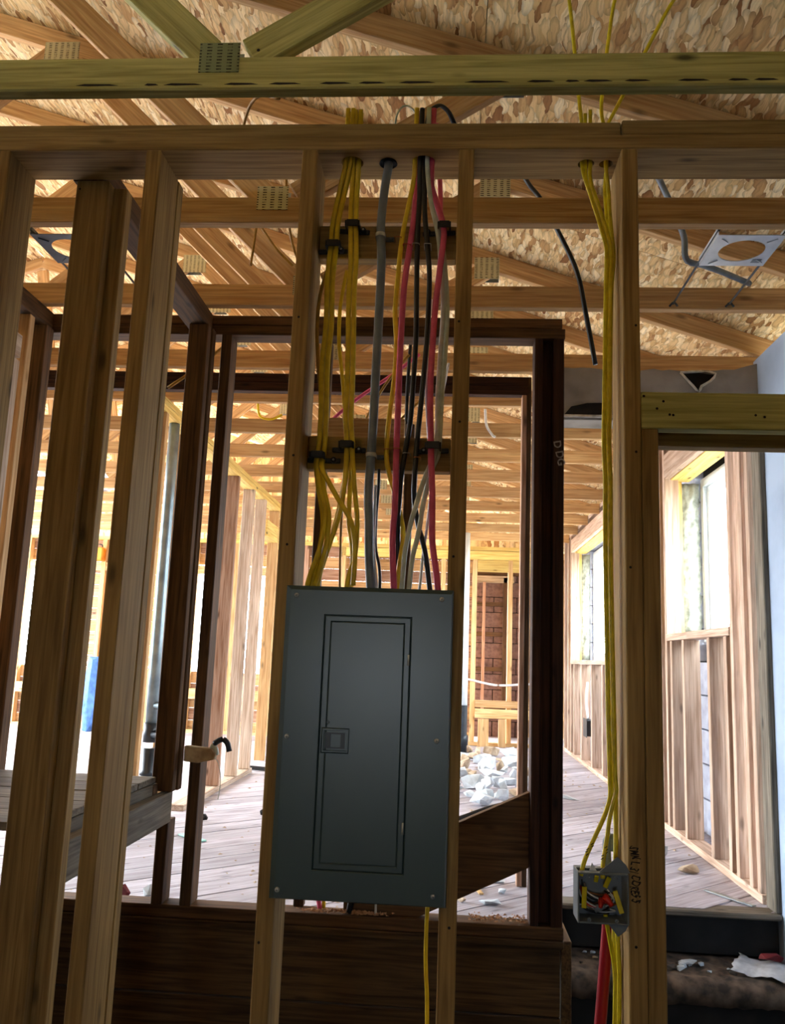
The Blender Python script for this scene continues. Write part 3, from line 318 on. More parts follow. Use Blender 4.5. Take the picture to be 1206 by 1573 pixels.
  ('yellow_cable', 'outermost yellow cable on right stud, bending left into junction box', 'yellow cables down the right stud', 'cable_bright', 0.005, 0.0034,[(0.2700,2.0600,1.880),(0.2743,2.0573,1.850),(0.2787,2.0547,1.819),(0.2822,2.0522,1.789),(0.2851,2.0499,1.759),(0.2876,2.0478,1.728),(0.2900,2.0458,1.698),(0.2923,2.0439,1.667),(0.2945,2.0419,1.637),(0.2966,2.0400,1.606),(0.2988,2.0380,1.575),(0.3009,2.0359,1.545),(0.3030,2.0336,1.514),(0.3051,2.0312,1.484),(0.3071,2.0282,1.453),(0.3090,2.0240,1.423),(0.3107,2.0181,1.393),(0.3119,2.0124,1.363),(0.3124,2.0107,1.332),(0.3120,2.0120,1.302),(0.3114,2.0121,1.271),(0.3143,2.0111,1.241),(0.3222,2.0101,1.211),(0.3309,2.0103,1.182),(0.3397,2.0102,1.152),(0.3482,2.0100,1.123),(0.3566,2.0100,1.093),(0.3645,2.0100,1.063),(0.3707,2.0100,1.034),(0.3714,2.0100,1.003),(0.3706,2.0100,0.972),(0.3696,2.0100,0.942),(0.3688,2.0100,0.911),(0.3682,2.0100,0.880),(0.3676,2.0100,0.850),(0.3671,2.0100,0.819),(0.3665,2.0100,0.788),(0.3659,2.0100,0.757),(0.3654,2.0100,0.727),(0.3648,2.0100,0.696),(0.3643,2.0100,0.665),(0.3637,2.0100,0.635),(0.3630,2.0100,0.604),(0.3624,2.0100,0.573),(0.3620,2.0100,0.543),(0.3623,2.0100,0.512),(0.3633,2.0100,0.481),(0.3643,2.0100,0.451),(0.3647,2.0100,0.420),(0.3644,2.0100,0.389),(0.3641,2.0100,0.359),(0.3641,2.0100,0.328),(0.3642,2.0100,0.297),(0.3642,2.0100,0.267),(0.3644,2.0100,0.236),(0.3646,2.0100,0.205),(0.3648,2.0100,0.175),(0.3652,2.0100,0.144),(0.3656,2.0100,0.113),(0.3661,2.0100,0.083),(0.3666,2.0100,0.052),(0.3670,2.0100,0.021),(0.3674,2.0100,-0.009),(0.3677,2.0100,-0.040),(0.3681,2.0100,-0.071),(0.3686,2.0100,-0.102),(0.3692,2.0100,-0.132),(0.3699,2.0100,-0.163),(0.3707,2.0100,-0.194),(0.3715,2.0100,-0.224),(0.3721,2.0103,-0.255),(0.3722,2.0097,-0.285),(0.3635,2.0023,-0.314),(0.3515,1.9971,-0.341),(0.3376,1.9933,-0.368),(0.3239,1.9886,-0.395),(0.3108,1.9830,-0.423),(0.3017,1.9750,-0.451)]),
  ('yellow_cable', 'yellow cable on right stud bending into junction box middle', 'yellow cables down the right stud', 'cable_bright', 0.005, 0.0034,[(0.3325,2.0130,1.420),(0.3325,2.0130,1.389),(0.3325,2.0130,1.359),(0.3325,2.0130,1.328),(0.3325,2.0130,1.298),(0.3326,2.0132,1.267),(0.3306,2.0112,1.237),(0.3350,2.0096,1.207),(0.3439,2.0095,1.178),(0.3528,2.0098,1.149),(0.3611,2.0100,1.120),(0.3694,2.0100,1.090),(0.3772,2.0100,1.061),(0.3829,2.0100,1.031),(0.3833,2.0100,1.000),(0.3825,2.0100,0.970),(0.3815,2.0100,0.939),(0.3808,2.0100,0.909),(0.3802,2.0100,0.878),(0.3796,2.0100,0.848),(0.3790,2.0100,0.817),(0.3785,2.0100,0.787),(0.3779,2.0100,0.756),(0.3774,2.0100,0.726),(0.3768,2.0100,0.695),(0.3763,2.0100,0.665),(0.3757,2.0100,0.634),(0.3750,2.0100,0.604),(0.3744,2.0100,0.573),(0.3740,2.0100,0.543),(0.3743,2.0100,0.512),(0.3752,2.0100,0.482),(0.3763,2.0100,0.452),(0.3767,2.0100,0.421),(0.3764,2.0100,0.391),(0.3762,2.0100,0.360),(0.3761,2.0100,0.330),(0.3762,2.0100,0.299),(0.3762,2.0100,0.269),(0.3764,2.0100,0.238),(0.3765,2.0100,0.208),(0.3768,2.0100,0.177),(0.3772,2.0100,0.147),(0.3776,2.0100,0.116),(0.3781,2.0100,0.086),(0.3785,2.0100,0.055),(0.3789,2.0100,0.025),(0.3793,2.0100,-0.006),(0.3797,2.0100,-0.036),(0.3801,2.0100,-0.067),(0.3806,2.0100,-0.097),(0.3811,2.0100,-0.128),(0.3818,2.0100,-0.158),(0.3826,2.0100,-0.189),(0.3833,2.0100,-0.219),(0.3844,2.0097,-0.250),(0.3854,2.0086,-0.280),(0.3761,2.0070,-0.309),(0.3691,2.0053,-0.339),(0.3643,2.0017,-0.369),(0.3586,1.9976,-0.398),(0.3530,1.9934,-0.428),(0.3509,1.9850,-0.457)]),
  ('yellow_cable', 'yellow cable on right stud dropping into junction box beside the stud', 'yellow cables down the right stud', 'cable_bright', 0.005, 0.0034,[(0.3220,2.0280,1.420),(0.3220,2.0280,1.389),(0.3220,2.0280,1.358),(0.3220,2.0280,1.327),(0.3220,2.0280,1.297),(0.3218,2.0284,1.266),(0.3226,2.0240,1.235),(0.3292,2.0216,1.205),(0.3381,2.0218,1.176),(0.3470,2.0220,1.146),(0.3555,2.0220,1.117),(0.3639,2.0220,1.087),(0.3717,2.0220,1.057),(0.3766,2.0220,1.027),(0.3767,2.0220,0.996),(0.3759,2.0220,0.965),(0.3748,2.0222,0.934),(0.3739,2.0225,0.903),(0.3733,2.0225,0.872),(0.3728,2.0223,0.842),(0.3723,2.0222,0.811),(0.3717,2.0223,0.780),(0.3711,2.0224,0.749),(0.3705,2.0224,0.718),(0.3700,2.0223,0.687),(0.3695,2.0222,0.656),(0.3689,2.0222,0.626),(0.3682,2.0222,0.595),(0.3676,2.0223,0.564),(0.3674,2.0223,0.533),(0.3679,2.0222,0.502),(0.3690,2.0222,0.471),(0.3699,2.0222,0.440),(0.3700,2.0223,0.410),(0.3696,2.0223,0.379),(0.3694,2.0223,0.348),(0.3695,2.0223,0.317),(0.3695,2.0222,0.286),(0.3697,2.0222,0.255),(0.3698,2.0222,0.224),(0.3700,2.0223,0.194),(0.3703,2.0223,0.163),(0.3707,2.0223,0.132),(0.3712,2.0223,0.101),(0.3717,2.0222,0.070),(0.3721,2.0222,0.039),(0.3725,2.0222,0.008),(0.3729,2.0221,-0.022),(0.3733,2.0220,-0.053),(0.3738,2.0221,-0.084),(0.3742,2.0223,-0.115),(0.3747,2.0223,-0.146),(0.3755,2.0219,-0.177),(0.3764,2.0218,-0.208),(0.3773,2.0220,-0.238),(0.3782,2.0223,-0.269),(0.3814,2.0169,-0.299),(0.3841,2.0089,-0.328),(0.3835,2.0036,-0.359),(0.3819,1.9985,-0.389),(0.3796,1.9935,-0.420),(0.3762,1.9850,-0.449)]),
  ('yellow_cable', 'yellow cable on right stud from the right hole, passing behind box', 'yellow cables down the right stud', 'cable_bright', 0.005, 0.0034,[(0.5900,2.0500,1.800),(0.5685,2.0445,1.779),(0.5524,2.0413,1.754),(0.5385,2.0390,1.727),(0.5252,2.0369,1.700),(0.5122,2.0350,1.672),(0.4993,2.0332,1.645),(0.4866,2.0313,1.617),(0.4738,2.0295,1.590),(0.4612,2.0277,1.562),(0.4486,2.0259,1.535),(0.4360,2.0241,1.507),(0.4234,2.0222,1.479),(0.4108,2.0201,1.452),(0.3980,2.0177,1.424),(0.3851,2.0146,1.397),(0.3736,2.0108,1.369),(0.3682,2.0093,1.339),(0.3705,2.0099,1.309),(0.3706,2.0095,1.279),(0.3717,2.0111,1.249),(0.3770,2.0189,1.220),(0.3794,2.0207,1.189),(0.3809,2.0204,1.159),(0.3825,2.0200,1.129),(0.3850,2.0200,1.098),(0.3877,2.0200,1.068),(0.3909,2.0200,1.038),(0.3912,2.0200,1.008),(0.3888,2.0200,0.977),(0.3863,2.0198,0.947),(0.3846,2.0197,0.917),(0.3837,2.0197,0.886),(0.3832,2.0196,0.856),(0.3828,2.0196,0.825),(0.3823,2.0197,0.795),(0.3817,2.0197,0.765),(0.3811,2.0198,0.734),(0.3806,2.0197,0.704),(0.3801,2.0197,0.674),(0.3795,2.0198,0.643),(0.3788,2.0198,0.613),(0.3782,2.0198,0.582),(0.3778,2.0197,0.552),(0.3778,2.0197,0.522),(0.3785,2.0198,0.491),(0.3796,2.0198,0.461),(0.3803,2.0198,0.430),(0.3802,2.0197,0.400),(0.3799,2.0197,0.370),(0.3798,2.0197,0.339),(0.3798,2.0197,0.309),(0.3798,2.0198,0.278),(0.3799,2.0198,0.248),(0.3801,2.0198,0.218),(0.3804,2.0197,0.187),(0.3807,2.0197,0.157),(0.3811,2.0197,0.126),(0.3815,2.0197,0.096),(0.3820,2.0198,0.066),(0.3824,2.0198,0.035),(0.3828,2.0195,0.005),(0.3831,2.0190,-0.026),(0.3834,2.0188,-0.056),(0.3839,2.0191,-0.086),(0.3846,2.0199,-0.117),(0.3854,2.0216,-0.147),(0.3860,2.0239,-0.177),(0.3866,2.0261,-0.208),(0.3873,2.0280,-0.238),(0.3882,2.0299,-0.268),(0.3891,2.0316,-0.299),(0.3895,2.0330,-0.329),(0.3891,2.0341,-0.359),(0.3886,2.0345,-0.390),(0.3881,2.0339,-0.420),(0.3880,2.0338,-0.450),(0.3882,2.0343,-0.481),(0.3890,2.0342,-0.511),(0.3899,2.0323,-0.542),(0.3887,2.0231,-0.570),(0.3889,2.0190,-0.600),(0.3908,2.0193,-0.630),(0.3919,2.0200,-0.661),(0.3919,2.0200,-0.691),(0.3912,2.0200,-0.721),(0.3904,2.0200,-0.752),(0.3897,2.0200,-0.782)]),
  ('yellow_cable', 'rear yellow cable on right stud passing behind the junction box', 'yellow cables down the right stud', 'cable_bright', 0.005, 0.0034,[(0.4200,2.0800,1.840),(0.4131,2.0771,1.810),(0.4065,2.0742,1.781),(0.4016,2.0711,1.750),(0.3972,2.0679,1.720),(0.3931,2.0648,1.690),(0.3890,2.0616,1.660),(0.3850,2.0584,1.630),(0.3811,2.0553,1.600),(0.3774,2.0520,1.569),(0.3738,2.0488,1.539),(0.3705,2.0455,1.509),(0.3675,2.0421,1.478),(0.3655,2.0385,1.448),(0.3657,2.0343,1.418),(0.3701,2.0291,1.388),(0.3751,2.0249,1.358),(0.3756,2.0240,1.328),(0.3750,2.0250,1.297),(0.3752,2.0246,1.266),(0.3733,2.0274,1.236),(0.3721,2.0302,1.205),(0.3735,2.0303,1.175),(0.3754,2.0301,1.144),(0.3777,2.0300,1.114),(0.3804,2.0300,1.083),(0.3831,2.0300,1.053),(0.3856,2.0300,1.022),(0.3840,2.0300,0.992),(0.3814,2.0300,0.961),(0.3791,2.0300,0.931),(0.3778,2.0300,0.900),(0.3772,2.0300,0.869),(0.3768,2.0300,0.839),(0.3763,2.0300,0.808),(0.3758,2.0300,0.778),(0.3752,2.0300,0.747),(0.3747,2.0300,0.716),(0.3742,2.0300,0.686),(0.3736,2.0300,0.655),(0.3729,2.0300,0.624),(0.3723,2.0300,0.594),(0.3717,2.0300,0.563),(0.3715,2.0300,0.533),(0.3720,2.0300,0.502),(0.3732,2.0300,0.471),(0.3740,2.0300,0.441),(0.3741,2.0300,0.410),(0.3738,2.0300,0.379),(0.3736,2.0300,0.349),(0.3736,2.0300,0.318),(0.3737,2.0300,0.288),(0.3738,2.0300,0.257),(0.3739,2.0300,0.226),(0.3741,2.0300,0.196),(0.3744,2.0300,0.165),(0.3748,2.0300,0.134),(0.3753,2.0300,0.104),(0.3757,2.0300,0.073),(0.3762,2.0300,0.042),(0.3765,2.0299,0.012),(0.3767,2.0296,-0.019),(0.3769,2.0293,-0.049),(0.3774,2.0294,-0.080),(0.3783,2.0300,-0.111),(0.3795,2.0310,-0.141),(0.3810,2.0323,-0.172),(0.3826,2.0337,-0.202),(0.3841,2.0353,-0.233),(0.3856,2.0371,-0.263),(0.3869,2.0389,-0.294),(0.3885,2.0406,-0.325),(0.3902,2.0419,-0.355),(0.3908,2.0423,-0.386),(0.3899,2.0416,-0.416),(0.3895,2.0413,-0.447),(0.3900,2.0419,-0.478),(0.3900,2.0426,-0.508),(0.3886,2.0414,-0.539),(0.3838,2.0337,-0.568),(0.3825,2.0294,-0.598),(0.3844,2.0295,-0.629),(0.3859,2.0300,-0.660),(0.3859,2.0300,-0.690),(0.3852,2.0300,-0.721),(0.3844,2.0300,-0.751),(0.3837,2.0300,-0.782)]),
  ('yellow_cable', 'short yellow cable leaving the bottom of the junction box', 'yellow cables down the right stud', 'cable_bright', 0.0045, 0.0032,[(0.3562,1.9850,-0.530),(0.3629,1.9904,-0.564),(0.3698,1.9957,-0.598),(0.3764,2.0000,-0.632),(0.3784,1.9977,-0.667),(0.3778,1.9966,-0.702),(0.3769,1.9958,-0.738),(0.3759,1.9950,-0.773)]),
]
# ================================================================== THE SETTING
# ground outside and lower floor
g = empty('ground', (0,0,-1.72), 'pale bare ground outside the house', 'ground', kind='structure')
board('soil', g, 'ground_pale', (-40,40), (-40,60), (-1.8,-1.66), 0)
fl = empty('floor_lower', (0,1,-1.52), 'dusty concrete floor of the lower room', 'floor', kind='structure')
board('slab', fl, 'concrete', (-3.5,1.5), (-3.6,3.8), (-1.62,-1.52), 0)

# upper floor: diagonal planks
def clip(poly, nrm, d):
    out = []
    for i in range(len(poly)):
        a, b_ = poly[i], poly[(i+1) % len(poly)]; da = a[0]*nrm[0]+a[1]*nrm[1]-d; db = b_[0]*nrm[0]+b_[1]*nrm[1]-d
        if da >= 0: out.append(a)
        if (da >= 0) != (db >= 0): t = da/(da-db); out.append((a[0]+(b_[0]-a[0])*t, a[1]+(b_[1]-a[1])*t))
    return out
floor = empty('floor', (0,6,-0.97), 'worn diagonal plank subfloor of the raised room', 'floor', kind='structure')
board('underlay', floor, 'dark_brown', (-8.0,1.6), (3.8,11.4), (-1.05,-0.976), 0)
board('underlay', floor, 'dark_brown', (-8.0,0.42), (3.3,3.8), (-1.05,-0.976), 0)
RECTS = ([(-8.0,3.29),(0.43,3.29),(0.43,3.72),(-8.0,3.72)], [(-8.0,3.72),(1.6,3.72),(1.6,11.4),(-8.0,11.4)])
c45 = math.cos(math.radians(46)); s45 = math.sin(math.radians(46)); nrm = (c45, -s45)       # across the planks
PW = 0.176; k0 = int(math.floor(-14/PW)); rnd = random.Random(3)
for k in range(k0, int(1.0/PW)):
    polys = [clip(clip(rc, nrm, k*PW+0.0035), (-nrm[0], -nrm[1]), -((k+1)*PW-0.0035)) for rc in RECTS]
    polys = [p for p in polys if len(p) >= 3]
    if not polys: continue
    allp = [q for p in polys for q in p]
    cx = sum(p[0] for p in allp)/len(allp); cyy = sum(p[1] for p in allp)/len(allp); lift = rnd.uniform(-0.0015, 0.0015)
    Mx = Matrix.Translation((cx, cyy, -0.95+OZ+lift)) @ Matrix.Rotation(math.radians(44), 4, 'Z'); inv = Mx.inverted()
    bm = bmesh.new()
    for poly in polys:
        top = [bm.verts.new(inv @ Vector((p[0], p[1], -0.95+OZ+lift))) for p in poly]; bot = [bm.verts.new(inv @ Vector((p[0], p[1], -0.972+OZ+lift))) for p in poly]
        bm.faces.new(top); bm.faces.new(bot[::-1])
        for q in range(len(poly)): bm.faces.new((top[q], bot[q], bot[(q+1)%len(poly)], top[(q+1)%len(poly)]))
    bmesh.ops.remove_doubles(bm, verts=bm.verts[:], dist=1e-5); bmesh.ops.recalc_face_normals(bm, faces=bm.faces[:])
    me = bpy.data.meshes.new('plank'); bm.to_mesh(me); bm.free()
    meshobj('plank', me, 'plank_floor', Mx, floor)

# roof sheathing, panel by panel on both slopes
ceil = empty('ceiling', (-3.4,4,3.1), 'underside of the strand board roof sheathing', 'ceiling', kind='structure')
ROOF = 2.006; SL = 0.335; RX = -3.4                                   # plane z = ROOF - SL*x, ridge at RX
cosr = 1/math.hypot(1, SL)
def osb_panel(u0, u1, y0, y1, side):
    """u measured down the slope from the ridge"""
    um, ym = (u0+u1)/2, (y0+y1)/2; x = RX + side*um*cosr; z = ROOF-SL*RX - um*cosr*SL
    M = Matrix.Translation((x, ym, z+OZ)) @ Matrix.Rotation(side*math.atan(SL), 4, 'Y') @ Matrix.Rotation(R90, 4, 'Z') @ Matrix.Translation((0,0,0.006))
    meshobj('osb_panel', box_mesh(y1-y0-0.003, u1-u0-0.003, 0.012, 'osb', 0), 'osb', M, ceil)
for side in (1, -1):
    for r_ in range(5):
        ys = -3.9 - (0.0 if r_ % 2 else 1.22)
        while ys < 11.6:
            a, b_ = max(ys, -3.9), min(ys+2.44, 11.6 if side == 1 or r_ < 2 else 3.4)      # far lower rows of the left slope left open to let in sky light
            if b_-a > 0.2: osb_panel(r_*1.22, min((r_+1)*1.22, 5.42), a, b_, side)
            ys += 2.44

for side, um, wd, ya, yb in ((1, 2.71, 5.42, -3.9, 11.6), (-1, 1.22, 2.44, -3.9, 11.6), (-1, 3.93, 2.98, -3.9, 3.4)):
    x = RX + side*um*cosr; z = ROOF-SL*RX - um*cosr*SL
    meshobj('roof_light_stop', box_mesh(yb-ya, wd, 0.006, 'dark_brown', 0), 'dark_brown', Matrix.Translation((x, (ya+yb)/2, z+OZ)) @ Matrix.Rotation(side*math.atan(SL), 4, 'Y') @ Matrix.Rotation(R90, 4, 'Z') @ Matrix.Translation((0,0,0.018)), ceil)  # unseen sheet added over the panels to stop light leaking at the joints
# ------------------------------------------------------------------ front stud wall (holds the panel)
YA, YB = 1.95, 2.09; ST = 0.0395
wf = empty('wall_front', (0,2.02,-1.52), 'open stud wall in the foreground carrying the panel', 'stud wall', kind='structure')
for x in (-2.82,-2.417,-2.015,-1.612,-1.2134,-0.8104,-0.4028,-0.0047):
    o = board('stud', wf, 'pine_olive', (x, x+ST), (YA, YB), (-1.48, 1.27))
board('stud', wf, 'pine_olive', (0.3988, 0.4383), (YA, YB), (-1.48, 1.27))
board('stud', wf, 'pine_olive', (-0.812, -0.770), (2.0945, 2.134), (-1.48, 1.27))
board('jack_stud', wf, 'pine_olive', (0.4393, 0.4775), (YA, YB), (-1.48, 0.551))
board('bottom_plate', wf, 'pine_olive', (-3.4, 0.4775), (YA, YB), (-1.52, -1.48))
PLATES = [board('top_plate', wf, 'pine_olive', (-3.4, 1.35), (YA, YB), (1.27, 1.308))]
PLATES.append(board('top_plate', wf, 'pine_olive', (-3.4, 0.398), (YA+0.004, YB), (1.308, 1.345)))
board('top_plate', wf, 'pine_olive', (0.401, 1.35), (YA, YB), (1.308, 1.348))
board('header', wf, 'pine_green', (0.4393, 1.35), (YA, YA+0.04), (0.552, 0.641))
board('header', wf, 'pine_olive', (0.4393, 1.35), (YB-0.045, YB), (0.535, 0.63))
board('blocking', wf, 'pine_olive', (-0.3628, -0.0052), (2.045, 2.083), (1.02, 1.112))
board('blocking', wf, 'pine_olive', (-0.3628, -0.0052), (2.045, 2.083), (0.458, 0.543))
# holes bored through both plates for the cables
BORES = ((-0.281,2.01,0.029), (-0.187,2.01,0.0225), (-0.0955,2.009,0.031), (0.322,2.018,0.0205), (0.373,2.018,0.0175))
def bore(o):
    bm = bmesh.new()
    for x, y, r in BORES: bmesh.ops.create_cone(bm, cap_ends=True, segments=24, radius1=r, radius2=r, depth=0.3, matrix=Matrix.Translation((x, y, 1.308+OZ)))
    me = bpy.data.meshes.new('cutter'); bm.to_mesh(me); bm.free(); c = bpy.data.objects.new('cutter', me); COL.objects.link(c)
    o.data = o.data.copy(); md = o.modifiers.new('bore', 'BOOLEAN'); md.operation = 'DIFFERENCE'; md.solver = 'EXACT'; md.object = c
    bpy.context.view_layer.update(); nm = bpy.data.meshes.new_from_object(o.evaluated_get(bpy.context.evaluated_depsgraph_get()))
    o.modifiers.clear(); o.data = nm; bpy.data.objects.remove(c)
for o in PLATES: bore(o)
lathe('foam_collar', wf, 'gap_black', [(0.0222,0.0),(0.0238,-0.003),(0.0222,-0.0045),(0.0205,-0.003),(0.0205,0.004)], (-0.187,2.01,1.2695), seg=20)
nail = lambda p, x, z, y=YA: lathe('nail_head', p, 'ink', [(0.0032,0),(0.0028,0.0008)], (x, y-0.0002, z), (0,-1,0), 8)
for x in (-0.383, 0.016, 0.418):
    for z in (0.86, 0.52, 0.27, -0.62, -0.83): nail(wf, x+random.uniform(-.011,.011), z+random.uniform(-.06,.06))
for x, z in ((0.49,0.618),(0.475,0.60),(0.512,0.585),(0.504,0.586),(0.70,0.588),(0.72,0.584),(0.445,0.63)): nail(wf, x, z)
# pencilled note on the king stud
note = text('pencil_note', wf, 'ink', 'SMK L 3/ CORES 5', Matrix.Translation((0.4125, YA-0.0004, -0.437+OZ)) @ Matrix.Rotation(R90,4,'X') @ Matrix.Rotation(-R90,4,'Z'), 0.026)
for v in note.data.vertices: v.co.x *= 0.56; v.co.y += 0.0022*math.sin(v.co.x*160)+0.0012*math.sin(v.co.x*410+1); v.co.x += 0.0018*math.sin(v.co.y*300)

# ------------------------------------------------------------------ second stud wall on the edge of the raised floor
Y2, Y2b = 3.2, 3.29
wm = empty('wall_middle', (0,3.24,-0.95), 'dark old stud wall at the raised floor edge', 'stud wall', kind='structure')
board('top_plate', wm, 'old_brown', (-3.4, 0.418), (Y2, Y2b), (1.305, 1.346)); board('top_plate', wm, 'old_brown', (-3.4, 0.43), (Y2, Y2b), (1.264, 1.304))
board('bottom_plate', wm, 'old_brown', (-3.4, 0.43), (Y2, Y2b), (-0.95, -0.908))
for x, z1 in ((-0.944,1.264), (-1.05,-0.62), (-2.0,1.264), (-2.5,1.264)): board('stud', wm, 'old_brown', (x, x+0.042), (Y2, Y2b), (-0.908, z1))
board('stud', wm, 'old_brown', (-0.54, -0.502), (Y2b-0.02, Y2b+0.02), (-0.908, 1.264)); board('stud', wm, 'old_brown', (-0.19, -0.155), (Y2b-0.02, Y2b+0.02), (-0.908, 0.925))
board('blocking', wm, 'pine_truss', (-0.501, -0.191), (Y2, Y2+0.04), (0.835, 0.925))
board('post', wm, 'old_dark', (0.311, 0.343), (Y2, Y2b), (-0.908, 1.264)); board('post', wm, 'old_dark', (0.385, 0.426), (Y2, Y2b), (-0.908, 1.264)); board('filler', wm, 'old_dark', (0.344, 0.384), (Y2+0.05, Y2b), (-0.908, 1.264))
board('rim_joist', wm, 'joist_dark', (-3.4, 0.42), (Y2+0.01, Y2+0.05), (-1.2, -0.975)); board('ledger', wm, 'joist_dark', (-3.4, 0.43), (Y2-0.012, Y2+0.06), (-0.974, -0.951))
board('rim_joist', wm, 'joist_dark', (-3.4, 0.42), (Y2+0.005, Y2+0.05), (-1.42, -1.205)); board('sill_plate', wm, 'joist_dark', (-3.4, 0.43), (Y2-0.03, Y2+0.08), (-1.52, -1.425))
board('end_joist', wm, 'joist_dark', (0.425, 0.46), (Y2+0.015, 3.86), (-1.5, -0.955))
text('chalk_mark', wm, 'chalk', 'D DG', Matrix.Translation((0.407, Y2-0.0006, 0.80+OZ)) @ Matrix.Rotation(R90,4,'X') @ Matrix.Rotation(-R90+0.2,4,'Z'), 0.04)
dp = tag(prism_y('stair_stringer', None, 'old_brown', [(-0.35,-0.767),(0.3095,-0.4597),(0.3095,-0.72),(-0.079,-0.906),(-0.35,-0.906)], Y2+0.025, Y2+0.066), 'wide brown plank sloping down from the dark post behind the panel', 'plank')

# third wall just behind
wi = empty('wall_inner', (0,3.94,-0.95), 'dark plate and end stud behind the second wall', 'stud wall', kind='structure')
board('top_plate', wi, 'old_dark', (-3.4, 0.355), (3.9, 3.99), (1.30, 1.345)); board('top_plate', wi, 'old_dark', (-3.4, 0.355), (3.9, 3.95), (1.256, 1.299))
board('stud', wi, 'pine_pink', (0.322, 0.345), (3.9, 3.95), (-0.95, 1.256)); board('stud', wi, 'old_brown', (0.346, 0.366), (3.9, 3.95), (-0.95, 1.345))

# cross wall running back from the front wall
wc = empty('wall_cross', (-1.03,2.6,-1.52), 'short cross wall joining front wall and second wall', 'stud wall', kind='structure')
board('top_plate', wc, 'old_brown', (-1.072, -0.984), (2.095, 3.195), (1.272, 1.344))
board('stud', wc, 'pine_olive', (-1.058, -0.966), (2.092, 2.131), (-1.48, 1.271)); board('stud', wc, 'pine_olive', (-1.02, -0.93), (2.132, 2.172), (-1.48, 1.271))
board('stud', wc, 'old_brown', (-1.05, -0.965), (3.15, 3.192), (-0.502, 1.271)); board('stud', wc, 'old_brown', (-1.05, -0.972), (3.105, 3.147), (-0.502, 1.271))
nail(wc, -1.047, 1.245, 2.092)
# corner wall further left
wk = empty('wall_corner', (-1.7,2.6,-1.52), 'left cross wall with a doorway, seen between the left studs', 'stud wall', kind='structure')
board('top_plate', wk, 'old_brown', (-1.74, -1.65), (2.095, 3.195), (1.272, 1.344))
board('stud', wk, 'old_brown', (-1.73, -1.64), (3.13, 3.19), (-0.95, 1.27)); board('stud', wk, 'pine_truss', (-1.70, -1.655), (3.02, 3.06), (-0.44, 1.27)); board('jamb', wk, 'pine_pale', (-1.735, -1.65), (2.93, 2.975), (-0.44, 1.06)); board('header', wk, 'pine_pale', (-1.735, -1.65), (2.1, 2.975), (1.07, 1.16))
board('stud', wk, 'pine_olive', (-1.735, -1.65), (2.86, 2.92), (-0.44, 1.06))

# partition of the raised room on the left
wl = empty('wall_left', (-1.6,6.2,-0.95), 'lit stud partition in the raised room, left of the panel', 'stud wall', kind='structure')
board('top_plate', wl, 'pine_yellow', (-1.64, -1.55), (4.0, 8.6), (1.308, 1.345)); board('top_plate', wl, 'pine_yellow', (-1.64, -1.55), (4.0, 8.6), (1.27, 1.306))
board('bottom_plate', wl, 'pine_pale', (-1.64, -1.55), (5.2, 7.0), (-0.949, -0.912))
for y, mt in ((4.34,'pine_amber'), (4.82,'pine_amber'), (5.96,'pine_pink'), (6.46,'pine_pale'), (6.89,'pine_pale'), (7.45,'pine_amber'), (8.5,'pine_amber')):
    board('stud', wl, mt, (-1.64, -1.55), (y, y+0.04), (-0.91, 1.27))
board('header', wl, 'pine_yellow', (-1.64, -1.55), (7.0, 8.5), (0.98, 1.12))

# right-hand exterior wall: stud lining with two window openings
XR, XRb = 1.33, 1.42
wr = empty('wall_right', (1.38,6.8,-0.95), 'pale stud lining of the window wall on the right', 'stud wall', kind='structure')
board('bottom_plate', wr, 'pine_rose', (XR, XRb), (3.83, 9.98), (-0.949, -0.91)); board('top_plate', wr, 'pine_rose', (XR, XRb), (3.83, 9.98), (1.40, 1.44))
for y0, z0, z1, mt in ((3.84,-0.91,1.40,'pine_rose'), (3.935,-0.91,1.40,'pine_rose'), (4.10,-0.91,1.40,'pine_rose'), (5.44,-0.91,1.40,'pine_rose'), (5.56,-0.91,1.40,'pine_rose'), (5.97,-0.91,1.40,'pine_rose'), (6.38,-0.91,1.40,'pine_rose'), (6.78,-0.91,1.40,'pine_rose'), (7.13,-0.91,1.40,'pine_rose'), (9.6,-0.91,1.40,'pine_rose'), (9.9,-0.91,1.40,'pine_rose'),
                   (4.20,-0.91,0.165,'pine_rose'), (4.47,-0.91,0.165,'pine_rose'), (4.94,-0.91,0.165,'pine_rose'), (5.20,-0.91,0.165,'pine_rose'), (5.315,-0.91,1.40,'pine_rose'),
                   (7.5,-0.91,0.01,'pine_rose'), (8.05,-0.91,0.01,'pine_rose'), (8.66,-0.91,0.01,'pine_rose'), (9.15,-0.91,0.01,'pine_rose'), (9.38,-0.91,1.40,'pine_rose')):
    board('stud', wr, mt, (XR, XRb), (y0, y0+0.042), (z0, z1))
board('sill_board', wr, 'pine_rose', (XR-0.005, XRb), (4.145, 5.313), (0.167, 0.207)); board('sill_board', wr, 'pine_rose', (XR-0.005, XRb), (7.19, 9.378), (0.012, 0.05))
board('header', wr, 'pine_rose', (XR, XR+0.04), (4.145, 5.313), (1.175, 1.33)); board('head_board', wr, 'pine_yellow', (XR+0.042, 1.50), (4.145, 5.37), (1.17, 1.21))
board('header', wr, 'pine_rose', (XR, XR+0.04), (7.19, 9.378), (1.22, 1.36)); board('head_board', wr, 'pine_yellow', (XR+0.042, 1.50), (7.19, 9.43), (1.215, 1.25))
board('jamb', wr, 'pine_yellow', (XR+0.042, 1.452), (5.358, 5.392), (0.208, 1.169)); board('jamb', wr, 'pine_yellow', (XR+0.042, 1.452), (9.424, 9.46), (0.051, 1.214))
